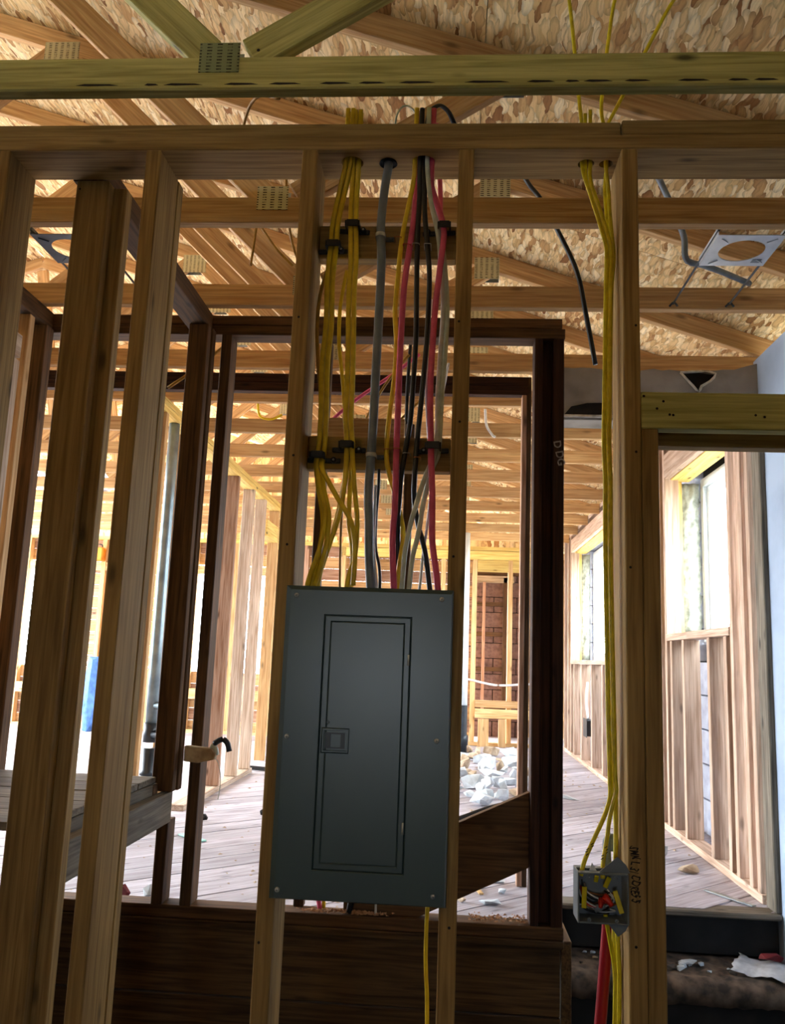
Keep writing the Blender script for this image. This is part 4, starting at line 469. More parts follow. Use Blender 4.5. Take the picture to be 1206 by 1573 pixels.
board('nailer', wr, 'tan_wood', (1.44, 1.53), (4.62, 4.72), (-0.22, -0.13)); board('nailer', wr, 'tan_wood', (1.44, 1.53), (4.62, 4.72), (-0.62, -0.53)); board('nailer', wr, 'tan_wood', (1.44, 1.53), (4.62, 4.72), (-0.94, -0.86))
# outer masonry behind the lining, block by block around the windows
wo = empty('wall_outer', (1.6,6.8,-0.95), 'painted block wall behind the window studs', 'block wall', kind='structure')
OPEN = [(4.1, 5.40, 0.16, 1.20), (7.2, 9.43, 0.02, 1.24)]
for r_ in range(12):
    z0 = -0.95+r_*0.2; y = 3.8 - (0.2 if r_ % 2 else 0)
    while y < 11.4:
        segs = [(max(y,3.8), min(y+0.4, 11.4))]
        for (a, b_, c, d) in OPEN:
            if z0+0.2 > c and z0 < d:
                ns = []
                for s0, s1 in segs:
                    if s1 <= a or s0 >= b_: ns.append((s0, s1))
                    else:
                        if s0 < a: ns.append((s0, a))
                        if s1 > b_: ns.append((b_, s1))
                segs = ns
        for s0, s1 in segs:
            if s1-s0 > 0.03: board('block', wo, 'block_blue', (1.545, 1.66), (s0+0.004, s1-0.004), (z0+0.004, z0+0.196), 0.003)
        y += 0.4
board('mortar', wo, 'gap_black', (1.60, 1.64), (3.8, 4.1), (-0.95, 1.44), 0); board('mortar', wo, 'gap_black', (1.60, 1.64), (5.40, 7.2), (-0.95, 1.44), 0); board('mortar', wo, 'gap_black', (1.60, 1.64), (9.43, 11.4), (-0.95, 1.44), 0)
for a, b_, c, d in OPEN: board('mortar', wo, 'gap_black', (1.60,1.64), (a,b_), (-0.95,c), 0); board('mortar', wo, 'gap_black', (1.60,1.64), (a,b_), (d,1.44), 0)

# windows
def window(n, y0, y1, z0, z1, label):
    w = empty('window_%d' % n, (1.60, (y0+y1)/2, z0), label, 'window', kind='structure')
    xf = (1.575, 1.655); t = 0.055
    board('frame_rail', w, 'window_white', xf, (y0, y1), (z0, z0+t)); board('frame_rail', w, 'window_white', xf, (y0, y1), (z1-t, z1))
    board('frame_stile', w, 'window_white', xf, (y0, y0+t), (z0+t, z1-t)); board('frame_stile', w, 'window_white', xf, (y1-t, y1), (z0+t, z1-t))
    ym = (y0+y1)/2
    for a, b_ in ((y0+t, ym+0.02), (ym-0.02, y1-t)):
        board('sash_stile', w, 'window_white', (1.60, 1.64), (a, a+0.045), (z0+t, z1-t)); board('sash_stile', w, 'window_white', (1.60, 1.64), (b_-0.045, b_), (z0+t, z1-t))
        board('sash_rail', w, 'window_white', (1.60, 1.64), (a+0.045, b_-0.045), (z0+t, z0+t+0.045)); board('sash_rail', w, 'window_white', (1.60, 1.64), (a+0.045, b_-0.045), (z1-t-0.045, z1-t))
        board('pane', w, 'glass', (1.618, 1.624), (a+0.045, b_-0.045), (z0+t+0.045, z1-t-0.045), 0)
window(1, 4.1, 5.39, 0.17, 1.19, 'white sliding window nearer the doorway on the right wall')
window(2, 7.2, 9.42, 0.03, 1.23, 'white sliding window far along the right wall')
def wool(y, z0, z1, label, seed):
    bm = bmesh.new(); bmesh.ops.create_grid(bm, x_segments=8, y_segments=30, size=0.5); rnd = random.Random(seed)
    for v in bm.verts: v.co = Vector((v.co.x*0.115, rnd.uniform(-0.012,0.012)-0.02*math.cos(v.co.x*3.1), v.co.y*(z1-z0)))
    e = bmesh.ops.extrude_face_region(bm, geom=bm.faces[:]); bmesh.ops.translate(bm, verts=[v for v in e['geom'] if isinstance(v, bmesh.types.BMVert)], vec=(0,0.05,0))
    bmesh.ops.recalc_face_normals(bm, faces=bm.faces[:]); me = bpy.data.meshes.new('insulation'); bm.to_mesh(me); bm.free()
    tag(meshobj('insulation_batt', me, 'foil_wool', Matrix.Translation((1.512, y, (z0+z1)/2+OZ)), None, True), label, 'insulation', 'insulation batts beside the windows')
wool(5.40, 0.215, 1.165, 'crumpled grey insulation batt beside the near window jamb', 1); wool(9.46, 0.06, 1.21, 'crumpled grey insulation batt beside the far window jamb', 2)

# plaster side wall, soffit, back room shell
ws_ = empty('wall_side', (1.4,1,-1.52), 'pale blue plaster wall at the right edge', 'wall', kind='structure')
board('plaster', ws_, 'plaster_blue', (1.36, 1.45), (2.1, 3.80), (-1.52, 1.40), 0.004); board('plaster', ws_, 'shell_dark', (1.36, 1.45), (-3.6, 2.09), (-1.52, 1.34), 0.004); board('eave_light_stop', ws_, 'pine_grey', (1.56, 1.60), (-3.6, 11.4), (1.30, 1.475), 0.003)  # eave board added and near plaster darkened, both unseen, to hold back light
board('corner_post', ws_, 'deck_grey', (1.335, 1.43), (3.70, 3.798), (-0.949, 1.10), 0.004)
sf = empty('soffit_beam', (0.9,3.8,1.1), 'damaged grey plaster soffit above the steps', 'soffit', kind='structure')
def soffit():
    # plaster face with a torn hole, broken top edge
    xs0, xs1, z0, z1 = 0.44, 1.362, 1.115, 1.343
    hole_p = [(1.02,1.325),(1.05,1.29),(1.075,1.262),(1.10,1.235),(1.112,1.262),(1.15,1.285),(1.175,1.322),(1.11,1.332)]
    bm = bmesh.new(); top = [(xs1,z1+0.03)]; x = xs1; rnd = random.Random(5)
    while x > xs0+0.06: x -= rnd.uniform(0.03,0.06); top.append((x, z1+rnd.uniform(-0.012,0.0) + (0.02 if x > 1.28 else 0)))
    outer = [(xs0,z0),(xs1,z0)]+top+[(xs0,z1)]
    vo = [bm.verts.new((p[0],0,p[1])) for p in outer]; vh = [bm.verts.new((p[0],0,p[1])) for p in hole_p]
    ed = [bm.edges.new((vo[i],vo[(i+1)%len(vo)])) for i in range(len(vo))]+[bm.edges.new((vh[i],vh[(i+1)%len(vh)])) for i in range(len(vh))]
    bmesh.ops.triangle_fill(bm, edges=ed, use_beauty=True)
    e = bmesh.ops.extrude_face_region(bm, geom=bm.faces[:]); bmesh.ops.translate(bm, verts=[v for v in e['geom'] if isinstance(v, bmesh.types.BMVert)], vec=(0,0.02,0))
    bmesh.ops.recalc_face_normals(bm, faces=bm.faces[:]); me = bpy.data.meshes.new('soffit'); bm.to_mesh(me); bm.free()
    meshobj('plaster_face', me, 'plaster_grey', Matrix.Translation((0, 3.75, OZ)), sf)
    board('backing', sf, 'dark_brown', (0.44, 1.36), (3.785, 3.815), (1.13, 1.34), 0); board('underside', sf, 'plaster_grey', (0.44, 1.36), (3.751, 3.895), (1.095, 1.114), 0.003)
    tube('torn_edge', sf, 'plaster_edge', [(p[0],3.748,p[1]) for p in hole_p+hole_p[:1]], 0.006, n=2, seg=6)
    # dark strip at the lower left
    prism_y('dark_slot', sf, 'dark_brown', [(0.50,1.118),(0.70,1.118),(0.70,1.175),(0.60,1.172),(0.53,1.155)], 3.743, 3.749, 0)
    board('bead', sf, 'plaster_edge', (0.44, 0.72), (3.738, 3.75), (1.105, 1.117), 0.002)
soffit()
# unseen lower-room walls, dark and nearly closed behind to hold light off the front
wb = empty('wall_shell', (-3.4,-1,-1.52), 'unseen dark plaster walls of the lower room, shaped to hold back light', 'wall', kind='structure')
board('plaster', wb, 'shell_dark', (-3.5,-3.41), (-3.6,3.2), (-1.52,1.27), 0)
board('plaster', wb, 'shell_dark', (-3.41,-0.80), (-3.6,-3.5), (-1.52,1.27), 0); board('plaster', wb, 'shell_dark', (-0.20,1.36), (-3.6,-3.5), (-1.52,1.27), 0); board('plaster', wb, 'shell_dark', (-0.80,-0.20), (-3.6,-3.5), (0.19,1.27), 0); board('plaster', wb, 'shell_dark', (-0.80,-0.20), (-3.6,-3.5), (-1.52,-0.25), 0)
prism_y('gable', wb, 'osb', [(-8.4,1.28),(1.6,1.28),(1.6,1.45),(-3.4,3.12),(-8.4,1.45)], -3.6, -3.55, 0)  # gable added behind the camera to keep sky light off the front
board('plaster', wb, 'shell_dark', (-8.2,-8.1), (-3.6,3.3), (-1.52,1.27), 0)

# far end wall: framing, header boards, low bench framing and brown blocks behind
we = empty('wall_back', (0,10.1,-0.95), 'far framed end wall of the raised room', 'stud wall', kind='structure')
YE = 10.03
board('bottom_plate', we, 'pine_fresh', (-7.9, 1.33), (YE, YE+0.09), (-0.949, -0.91)); board('top_plate', we, 'pine_yellow', (-7.9, 1.33), (YE, YE+0.09), (1.30, 1.345))
board('header', we, 'pine_yellow', (-1.3, 1.33), (YE, YE+0.09), (1.19, 1.295)); board('header', we, 'pine_yellow', (0.33, 1.33), (YE, YE+0.05), (1.05, 1.185))
for x, mt in ((0.272,'pine_fresh'), (0.69,'pine_amber'), (1.1,'pine_amber'), (-0.10,'pine_fresh'), (-0.5,'pine_fresh'), (-0.9,'pine_amber'), (-1.3,'pine_fresh'), (-1.75,'pine_pink'), (-2.12,'pine_amber'), (-2.6,'pine_amber'), (-3.1,'pine_amber'), (-3.55,'pine_fresh'), (-3.98,'pine_amber'), (-4.24,'pine_amber'), (-4.7,'pine_amber'), (-5.2,'pine_fresh'), (-5.8,'pine_amber'), (-6.5,'pine_amber'), (-7.2,'pine_amber')):
    board('stud', we, mt, (x, x+0.055), (YE, YE+0.09), (-0.91, 1.30 if x < -1.2 else 1.19))
board('rail', we, 'pine_truss', (0.328, 1.33), (YE-0.05, YE-0.005), (-0.515, -0.435)); board('rail', we, 'pine_fresh', (0.328, 1.33), (YE-0.09, YE-0.052), (-0.632, -0.53))
board('short_post', we, 'pine_truss', (0.365, 0.487), (YE-0.09, YE-0.05), (-0.949, -0.64)); board('short_post', we, 'pine_truss', (0.598, 0.68), (YE-0.09, YE-0.05), (-0.949, -0.64))
board('rail', we, 'pine_fresh', (-7.9, -2.1), (YE, YE+0.05), (-0.56, -0.44)); board('rail', we, 'pine_fresh', (-7.9, -1.7), (YE+0.01, YE+0.06), (0.92, 1.02))
YS = YE+0.10
HOLES = [(-5.7,-4.45,-0.1,0.9), (-3.45,-2.2,-0.1,0.9)]
for r_ in range(16):
    z0 = -0.95+r_*0.142; xs = [(-8.0, 0.27)]
    for a, b_, c, d in HOLES:
        if z0+0.14 > c and z0 < d: xs = [q for s0, s1 in xs for q in (((s0,a),(b_,s1)) if s0 < a and s1 > b_ else ((s0,s1),))]
    for s0, s1 in xs: board('sheathing_board', we, 'pine_pink' if r_ % 2 else 'pine_truss', (s0, s1), (YS, YS+0.02), (z0, z0+0.14), 0.002)
prism_y('gable', we, 'osb', [(-8.4,1.34),(1.6,1.34),(1.6,1.45),(-3.4,3.12),(-8.4,1.45)], 11.45, 11.5, 0); board('sheathing_board', we, 'pine_truss', (0.2,1.6), (11.42,11.44), (-0.95,1.35), 0)
wx = empty('wall_block', (0.6,11.3,-0.95), 'brown block wall beyond the far framing', 'block wall', kind='structure')
for r_ in range(11):
    z0 = -0.95+r_*0.2; x = 0.3-(0.15 if r_ % 2 else 0.0)
    while x < 1.0:
        board('block', wx, 'block_brown', (max(x,0.2), min(x+0.29,1.0)), (11.3, 11.4), (z0, z0+0.192), 0.004); x += 0.3
board('mortar', wx, 'dark_brown', (0.2,1.0), (11.33,11.39), (-0.95,1.25), 0)
for z in (-0.62, -0.12, 0.33, 0.72): board('girt', wx, 'old_brown', (0.33,0.76), (11.22,11.26), (z, z+0.055))
board('frame_post', wx, 'old_brown', (0.71,0.79), (11.2,11.29), (-0.95,1.1)); board('frame_post', wx, 'pine_pink', (0.44,0.48), (11.2,11.215), (-0.95,1.05)); board('frame_head', wx, 'pine_grey', (0.3,0.85), (11.2,11.29), (1.03,1.12)); board('lintel', wx, 'old_brown', (0.2,1.0), (11.28,11.4), (1.13,1.4))

# ================================================================== ROOF TRUSSES
TY = [1.82, 2.46, 3.10, 3.83] + [4.38+0.64*i for i in range(9)]
ORD = ['nearest','second','third','fourth','fifth','sixth','seventh','eighth','ninth','tenth','eleventh','twelfth','farthest']
UZ = lambda x: ROOF - SL*x if x > RX else ROOF - SL*(2*RX-x)          # top edge of the top chords
def truss(i, y):
    mt = 'pine_green' if i == 0 else ('pine_truss' if i % 3 else 'pine_amber'); xe = 1.50 if i < 4 else 1.325
    where = 'in front of the top plate' if i == 0 else 'of the row behind the front wall'
    t = empty('roof_truss', (0, y+0.019, 1.346), '%s roof truss %s%s' % (ORD[i], where, ', olive green lumber' if i == 0 else ''), 'truss', 'roof trusses')
    th = 0.038; ya, yb = y, y+th; hw = 0.046
    board('bottom_chord', t, mt, (-8.2, xe), (ya, yb), (1.348, 1.436), 0.004 if i == 0 else 0.0025)
    dz = hw/cosr
    beam('top_chord', t, mt, (RX, y+th/2, UZ(RX)-dz), (1.66, y+th/2, UZ(1.66)-dz), 2*hw-0.004, th); beam('top_chord', t, mt, (RX-0.002, y+th/2, UZ(RX)-dz), (-8.4, y+th/2, UZ(-8.4)-dz), 2*hw-0.004, th)
    for (xa, za), (xb, zb) in (((-0.625,1.448),(-1.66,2.472)), ((-0.52,1.446),(0.137,1.862)), ((-1.74,2.472),(-2.95,1.44)), ((RX,UZ(RX)-0.12),(-3.1,1.44))):
        d = Vector((xb-xa, 0, zb-za)).normalized()
        w = beam('web', t, mt, (xa, y+th/2, za), (xb, y+th/2, zb), 0.086, th-0.002)
    pm = 'plate_green' if i == 0 else 'plate_zinc'
    for (xa, xb, za, zb) in ((-0.645,-0.545,1.392,1.472), (-1.77,-1.62,UZ(-1.69)-0.17,UZ(-1.69)-0.05), (0.08,0.20,UZ(0.14)-0.15,UZ(0.14)-0.04)):
        meshobj('gusset_plate', box_mesh(xb-xa, 0.0016, zb-za, pm, 0), pm, Matrix.Translation(((xa+xb)/2, y-0.0012, (za+zb)/2+OZ)), t)
        meshobj('gusset_plate', box_mesh(xb-xa, 0.0016, zb-za, 'zinc', 0), 'zinc', Matrix.Translation(((xa+xb)/2, y+th+0.0012, (za+zb)/2+OZ)), t)
    return t
for i, y in enumerate(TY):
    t = truss(i, y)
    if i == 0:      # bark wane along the lower edge
        rnd = random.Random(2); x = -0.95
        while x < 1.4:
            l = rnd.uniform(0.03,0.11)
            prism_y('bark_streak', t, 'ink', [(x,1.3595),(x+l*0.3,1.3575),(x+l,1.359),(x+l*0.8,1.3625),(x+l*0.2,1.3635)], y-0.0008, y+0.001, 0); x += l+rnd.uniform(0.008,0.07)
        lathe('knot', t, 'ink', [(0.004,0),(0.003,0.001)], (-0.50, y-0.0005, 1.452), (0,-1,0), 10)

# ================================================================== ELECTRICAL PANEL
px0, px1, pz0, pz1 = -0.373, 0.0105, -0.5225, 0.157
pn = empty('electrical_panel', (-0.18,1.98,-0.52), 'dark grey electrical panel with closed door between two studs', 'electrical panel')
def box_shell():
    bm = bmesh.new(); x0,x1,y0,y1,z0,z1 = -0.362,-0.0065,1.9475,2.043,-0.505,0.14
    vs_ = [bm.verts.new(p) for p in ((x0,y0,z0),(x1,y0,z0),(x1,y0,z1),(x0,y0,z1),(x0,y1,z0),(x1,y1,z0),(x1,y1,z1),(x0,y1,z1))]
    for f in ((4,5,6,7),(0,1,5,4),(1,2,6,5),(2,3,7,6),(3,0,4,7)): bm.faces.new([vs_[i] for i in f])
    bmesh.ops.recalc_face_normals(bm, faces=bm.faces[:]); bmesh.ops.solidify(bm, geom=bm.faces[:], thickness=0.0015)
    me = bpy.data.meshes.new('enclosure'); bm.to_mesh(me); bm.free(); meshobj('enclosure', me, 'zinc_dark', Matrix.Translation((0,0,OZ)), pn)
box_shell()
dx0, dx1, dz0, dz1 = -0.2795, -0.0840, -0.4565, 0.0905
def ring(name, parent, mat, loops, M=None, close=False):
    """loops: rectangles (x0,x1,z0,z1,y) joined one to the next"""
    V_, F_ = [], []
    for x0,x1,z0,z1,y in loops: V_ += [(x0,y,z0),(x1,y,z0),(x1,y,z1),(x0,y,z1)]
    for i in range(len(loops)-1):
        for s in range(4): F_.append((i*4+s, i*4+(s+1)%4, (i+1)*4+(s+1)%4, (i+1)*4+s))
    if close: k = (len(loops)-1)*4; F_.append((k,k+1,k+2,k+3))
    bm = bmesh.new(); vv = [bm.verts.new(v) for v in V_]
    for f in F_: bm.faces.new([vv[i] for i in f])
    bmesh.ops.recalc_face_normals(bm, faces=bm.faces[:]); me = bpy.data.meshes.new(name); bm.to_mesh(me); bm.free()
    return meshobj(name, me, mat, Matrix.Translation((0,0,OZ)), parent)
g_ = 0.0009
cover = ring('cover', pn, 'panel_grey', [(px0,px1,pz0,pz1,1.9485), (px0,px1,pz0,pz1,1.934), (px0+0.012,px1-0.004,pz0+0.004,pz1-0.010,1.924), (dx0-g_-0.002,dx1+g_+0.002,dz0-g_-0.002,dz1+g_+0.002,1.924), (dx0-g_,dx1+g_,dz0-g_,dz1+g_,1.9255), (dx0-g_,dx1+g_,dz0-g_,dz1+g_,1.936)])
ring('door_recess', cover, 'panel_grey', [(dx0-0.006,dx1+0.006,dz0-0.006,dz1+0.006,1.937),(dx0-0.006,dx1+0.006,dz0-0.006,dz1+0.006,1.938)], close=True)
lx0, lx1, lz0, lz1 = -0.2675, -0.2185, -0.2045, -0.1645
door = ring('door', pn, 'panel_grey', [(dx0,dx1,dz0,dz1,1.934),(dx0,dx1,dz0,dz1,1.9262),(dx0+0.002,dx1-0.002,dz0+0.002,dz1-0.002,1.9245),(dx0+0.0125,dx1-0.0125,dz0+0.0115,dz1-0.0115,1.9245),(dx0+0.0145,dx1-0.0145,dz0+0.0135,dz1-0.0135,1.9254),(dx0+0.0165,dx1-0.0165,dz0+0.0155,dz1-0.0155,1.9242)], close=True)
lt = ring('latch', door, 'panel_grey', [(lx0-0.008,lx1+0.006,lz0-0.008,lz1+0.008,1.9246),(lx0-0.005,lx1+0.004,lz0-0.005,lz1+0.005,1.9222),(lx0-0.002,lx1+0.0015,lz0-0.002,lz1+0.002,1.9222),(lx0,lx1,lz0,lz1,1.9262)], close=True)
board('latch_plate', lt, 'latch_grey', (lx0+0.001,lx1-0.003), (1.9225,1.9265), (lz0+0.003,lz1-0.003), 0.0008) if False else None
ring('latch_plate', door, 'latch_grey', [(lx0+0.0015,lx1-0.003,lz0+0.0025,lz1-0.0025,1.9258),(lx0+0.002,lx1-0.0035,lz0+0.003,lz1-0.003,1.9232),(-0.2535,-0.2315,-0.199,-0.1705,1.9232),(-0.2525,-0.2325,-0.198,-0.1715,1.9275)], close=True)
board('finger_slot', door, 'panel_dark', (-0.2527,-0.2450), (1.9252,1.9278), (-0.1986,-0.1710), 0); board('latch_slide', door, 'cable_black', (-0.2447,-0.2325), (1.9256,1.9278), (-0.1984,-0.1712), 0.0004)
for z in (-0.003, -0.363): lathe('hinge', door, 'steel', [(0.0026,-0.012),(0.0026,0.012)], (-0.0868, 1.9226, z), seg=10)
lathe('embossed_ring', door, 'panel_grey', [(0.0042,0),(0.0038,0.0009),(0.003,0.0009),(0.0026,0.0002)], (-0.262, 1.9244, -0.146), (0,-1,0), 16)
for x, z in ((-0.348,0.134),(-0.016,0.135),(-0.352,-0.18),(-0.019,-0.176),(-0.354,-0.502),(-0.018,-0.498)):
    s = lathe('screw', pn, 'steel', [(0.0056,0),(0.0054,0.0012),(0.0040,0.003),(0.0014,0.0036)], (x, 1.9238, z), (0,-1,0), 16)
    a = random.uniform(0,3)
    for k in (0, R90): beam('screw_slot', s, 'panel_dark', (x-0.003*math.cos(a+k),1.9203,z-0.003*math.sin(a+k)), (x+0.003*math.cos(a+k),1.9203,z+0.003*math.sin(a+k)), 0.0009, 0.0006, bev=0)

# ================================================================== CABLES
for name, label, group, mt, a, b_, pts in CABLES:
    tag(tube(name, None, mt, pts, a, b_, seg=12 if a > 0.008 else 8), label, 'cable', group)

for (x, y, z), ang in (((0.3135,1.979,-0.397),0.42), ((0.3465,1.985,-0.405),0.12)):
    own = min((o for o in COL.objects if o.name.startswith('yellow_cable')), key=lambda o: min((WM[o.name] @ v.co - Vector((x,y,z+OZ))).length for v in o.data.vertices))
    for k in range(5):
        d = (k-2)*0.006; xx = x+d*math.sin(ang); zz = z+d*math.cos(ang)
        near = min((WM[own.name] @ v.co for v in own.data.vertices), key=lambda v: abs(v.z-zz-OZ)*3+v.y)
        beam('ink_stroke', own, 'ink', (near.x-0.0028, near.y-0.0002, zz-0.002+0.001*(k%2)), (near.x+0.0028, near.y-0.0002, zz+0.002), 0.0016, 0.0008, bev=0)
# black strap brackets on the two blockings
def strap(x0, x1, zc, tilt, xb, wb, label, flip=False):
    wb += 0.002
    t = empty('cable_strap', ((x0+x1)/2, 2.045, zc), label, 'cable strap', 'black cable straps')
    beam('arm', t, 'black_plastic', (x0, 2.0405, zc-tilt), (x1, 2.0405, zc+tilt), 0.0125, 0.008, bev=0.002)
    sl = 2*tilt/(x1-x0); z = zc+(xb-(x0+x1)/2)*sl
    board('loop_front', t, 'black_plastic', (xb-wb, xb+wb), (2.004, 2.0075), (z-0.001, z+0.017), 0.001)
    board('loop_side', t, 'black_plastic', (xb-wb-0.004, xb-wb), (2.004, 2.0400), (z-0.001, z+0.015), 0.001); board('loop_side', t, 'black_plastic', (xb+wb, xb+wb+0.004), (2.004, 2.0400), (z-0.001, z+0.015), 0.001)
    xn = x1-0.016 if not flip else x0+0.014
    lathe('boss', t, 'black_plastic', [(0.008,0),(0.0068,0.012),(0.004,0.013)], (xn, 2.037, zc+(xn-(x0+x1)/2)*sl), (0,-1,0), 12); lathe('nail', t, 'steel', [(0.003,0),(0.002,0.001)], (xn, 2.0235, zc+(xn-(x0+x1)/2)*sl), (0,-1,0), 8)
strap(-0.362, -0.286, 1.036, 0.001, -0.3215, 0.013, 'black cable strap on left bundle, upper blocking'); strap(-0.318, -0.231, 1.092, -0.002, -0.2735, 0.013, 'black cable strap on right yellow bundle, upper blocking')
strap(-0.093, -0.008, 1.088, 0.002, -0.037, 0.011, 'black cable strap holding the pink cable, upper blocking', True)
strap(-0.360, -0.278, 0.478, 0.000, -0.333, 0.013, 'black cable strap on left bundle, lower blocking'); strap(-0.300, -0.216, 0.506, 0.000, -0.262, 0.013, 'black cable strap on right yellow bundle, lower blocking')
strap(-0.086, -0.010, 0.508, 0.002, -0.049, 0.014, 'black cable strap holding the pink cable, lower blocking', True)
def clampring(x, z, label):
    t = empty('conduit_clamp', (x, 2.04, z), label, 'clamp', 'steel clamps on the grey cable')
    P = [(x+0.0122*math.cos(a), 2.02-0.0122*math.sin(a), z) for a in [math.pi*k/8 for k in range(9)]]
    tube('saddle', t, 'steel', [(x+0.0125,2.043,z)]+P+[(x-0.0125,2.043,z)], 0.001, 0.0055, axis=(0,0,1), seg=8, n=2) if False else tube('saddle', t, 'steel', [(x+0.0125,2.043,z)]+P+[(x-0.0125,2.043,z)], 0.0055, 0.001, axis=(0,0,1), seg=8, n=2)
    board('tab', t, 'zinc_dark', (x+0.0125, x+0.034), (2.040, 2.0445), (z-0.006, z+0.006), 0.001); lathe('nail', t, 'zinc_dark', [(0.005,0),(0.003,0.003)], (x+0.026, 2.040, z), (0,-1,0), 10)
clampring(-0.2005, 1.072, 'small steel clamp on grey cable at upper blocking'); clampring(-0.2005, 0.490, 'small steel clamp on grey cable at lower blocking')
def staple(x, z, w, y, mt, label):
    t = tube('cable_staple', None, mt, [(x-w,2.044,z),(x-w,y+0.004,z),(x-w*0.7,y,z+0.0005),(x+w*0.7,y,z),(x+w,y+0.004,z-0.0005),(x+w,2.044,z-0.0005)], 0.0011, seg=6, n=3, axis=(0,0,1)); tag(t, label, 'staple', 'cable staples on the blockings')
staple(-0.155,1.064,0.0085,2.012,'copper','copper staple over lone yellow cable, upper blocking'); staple(-0.131,1.042,0.0095,2.008,'wire_red','red staple over pink cable, upper blocking'); staple(-0.108,1.044,0.0085,2.007,'steel','steel staple over left black cable, upper blocking'); staple(-0.078,1.043,0.0085,2.007,'steel','steel staple over right black cable, upper blocking')
staple(-0.161,0.506,0.0085,2.018,'copper','copper staple over lone yellow cable, lower blocking'); staple(-0.138,0.506,0.0095,2.010,'copper','copper staple over pink cable, lower blocking'); staple(-0.1135,0.497,0.0085,2.018,'steel','steel staple over left black cable, lower blocking'); staple(-0.0865,0.487,0.0085,2.018,'copper','copper staple over right black cable, lower blocking')

tag(tube('grey_wire', None, 'cable_pale', [(-0.175,2.03,1.352),(-0.172,2.03,1.42),(-0.15,2.035,1.452),(-0.122,2.04,1.43),(-0.115,2.045,1.352)], 0.0028, seg=6), 'thin pale wire loop standing on the top plate', 'wire')
# hanging cables behind the front wall
def hang(name, mt, pts, r, lab, grp=None): tag(tube(name, None, mt, pts, r, seg=7), lab, 'cable', grp)
GH = 'loose cables in the roof space'
hang('black_cable','cable_black',[(0.20,2.9,1.90),(0.243,2.9,1.765),(0.297,2.9,1.687),(0.356,2.9,1.571),(0.43,2.9,1.40),(0.465,2.9,1.22),(0.495,2.9,1.05)],0.009,'black cable slanting down between roof truss and dark post',GH)
hang('grey_cable','cable_grey',[(0.635,2.75,1.775),(0.684,2.75,1.686),(0.74,2.76,1.56),(0.775,2.77,1.47),(0.79,2.80,1.40),(0.86,2.86,1.41),(0.95,2.95,1.43),(1.10,3.08,1.444)],0.011,'grey armoured cable curling under the white light bracket',GH)
hang('white_cable','cable_white',[(0.95,2.6,1.60),(1.02,2.6,1.67),(1.12,2.6,1.70),(1.25,2.6,1.68)],0.005,'white wire looping above the light bracket at right',GH)
for pts, lab in (([(-0.80,2.9,1.86),(-0.78,2.9,1.66),(-0.70,2.92,1.52),(-0.62,2.95,1.44)],'leftmost olive cable hanging behind left panel stud'), ([(-0.73,2.93,1.86),(-0.76,2.93,1.62),(-0.78,2.95,1.44)],'straight olive cable hanging among the roof webs at left'), ([(-0.66,2.9,1.86),(-0.64,2.9,1.62),(-0.60,2.92,1.46),(-0.55,2.93,1.44),(-0.50,2.9,1.55),(-0.44,2.88,1.70)],'olive cable sagging in a loop left of the panel stud'), ([(-0.70,2.45,1.52),(-0.66,2.3,1.58),(-0.60,2.2,1.60),(-0.52,2.15,1.56)],'olive cable arching over the second truss plate')):
    hang('yellow_cable','cable_ochre',pts,0.0048,lab,GH)
hang('yellow_cable','cable_ochre',[(-1.22,3.4,1.10),(-1.10,3.4,1.19),(-0.98,3.4,1.30)],0.007,'yellow cable slanting up left of the corner stud',GH)
hang('yellow_cable','cable_ochre',[(-0.38,3.5,1.0),(-0.30,3.5,1.16),(-0.20,3.5,1.30)],0.006,'upper thin yellow cable slanting behind the grey service cable',GH)
hang('yellow_cable','cable_ochre',[(-0.36,3.6,0.80),(-0.28,3.6,0.98),(-0.14,3.6,1.14),(-0.10,3.6,1.26)],0.006,'lower thin yellow cable slanting behind the grey service cable',GH)
hang('pink_cable','cable_pink',[(-0.62,3.6,0.88),(-0.56,3.6,1.0),(-0.44,3.6,1.12),(-0.28,3.6,1.24),(-0.16,3.6,1.34)],0.008,'pink cable slanting behind the yellow bundles',GH)
hang('black_cable','cable_black',[(-0.205,3.55,0.95),(-0.205,3.55,1.2),(-0.195,3.55,1.45)],0.008,'short black cable hanging behind the grey service cable',GH)
hang('white_cable','cable_white',[(-0.08,3.6,0.92),(-0.06,3.6,1.10),(-0.03,3.6,1.30)],0.006,'white cable hanging behind the two black cables',GH)
hang('pink_cable','cable_pink',[(-0.055,2.35,1.30),(-0.06,2.35,1.42),(-0.075,2.36,1.62)],0.0075,'short pink cable behind plate beside right panel stud',GH)
hang('yellow_cable','cable_ochre',[(-0.36,2.40,1.40),(-0.372,2.4,1.52),(-0.38,2.42,1.66)],0.0055,'olive cable rising behind right yellow bundle',GH)

# cables seen under the panel, running down to the second wall's bottom plate
for pts, mt, r, nm, lab in (([(-0.50,3.24,-0.45),(-0.455,3.24,-0.80),(-0.436,3.24,-0.903)],'cable_pink',0.009,'pink_cable','pink cable reaching the bottom plate below the panel'), ([(-0.44,3.25,-0.45),(-0.428,3.25,-0.80),(-0.424,3.25,-0.903)],'cable_yellow',0.007,'yellow_cable','yellow cable reaching the bottom plate below the panel'), ([(-0.305,3.212,-0.45),(-0.317,3.212,-0.80),(-0.327,3.212,-0.903)],'cable_black',0.011,'black_cable','black cable reaching the bottom plate below the panel'), ([(-0.236,3.212,-0.45),(-0.233,3.212,-0.80),(-0.232,3.212,-0.903)],'cable_white',0.004,'white_cable','thin white cable reaching the bottom plate below the panel')):
    tag(tube(nm, None, mt, pts, r, seg=8), lab, 'cable', 'cable tails below the panel')
bm = bmesh.new(); rnd = random.Random(31)
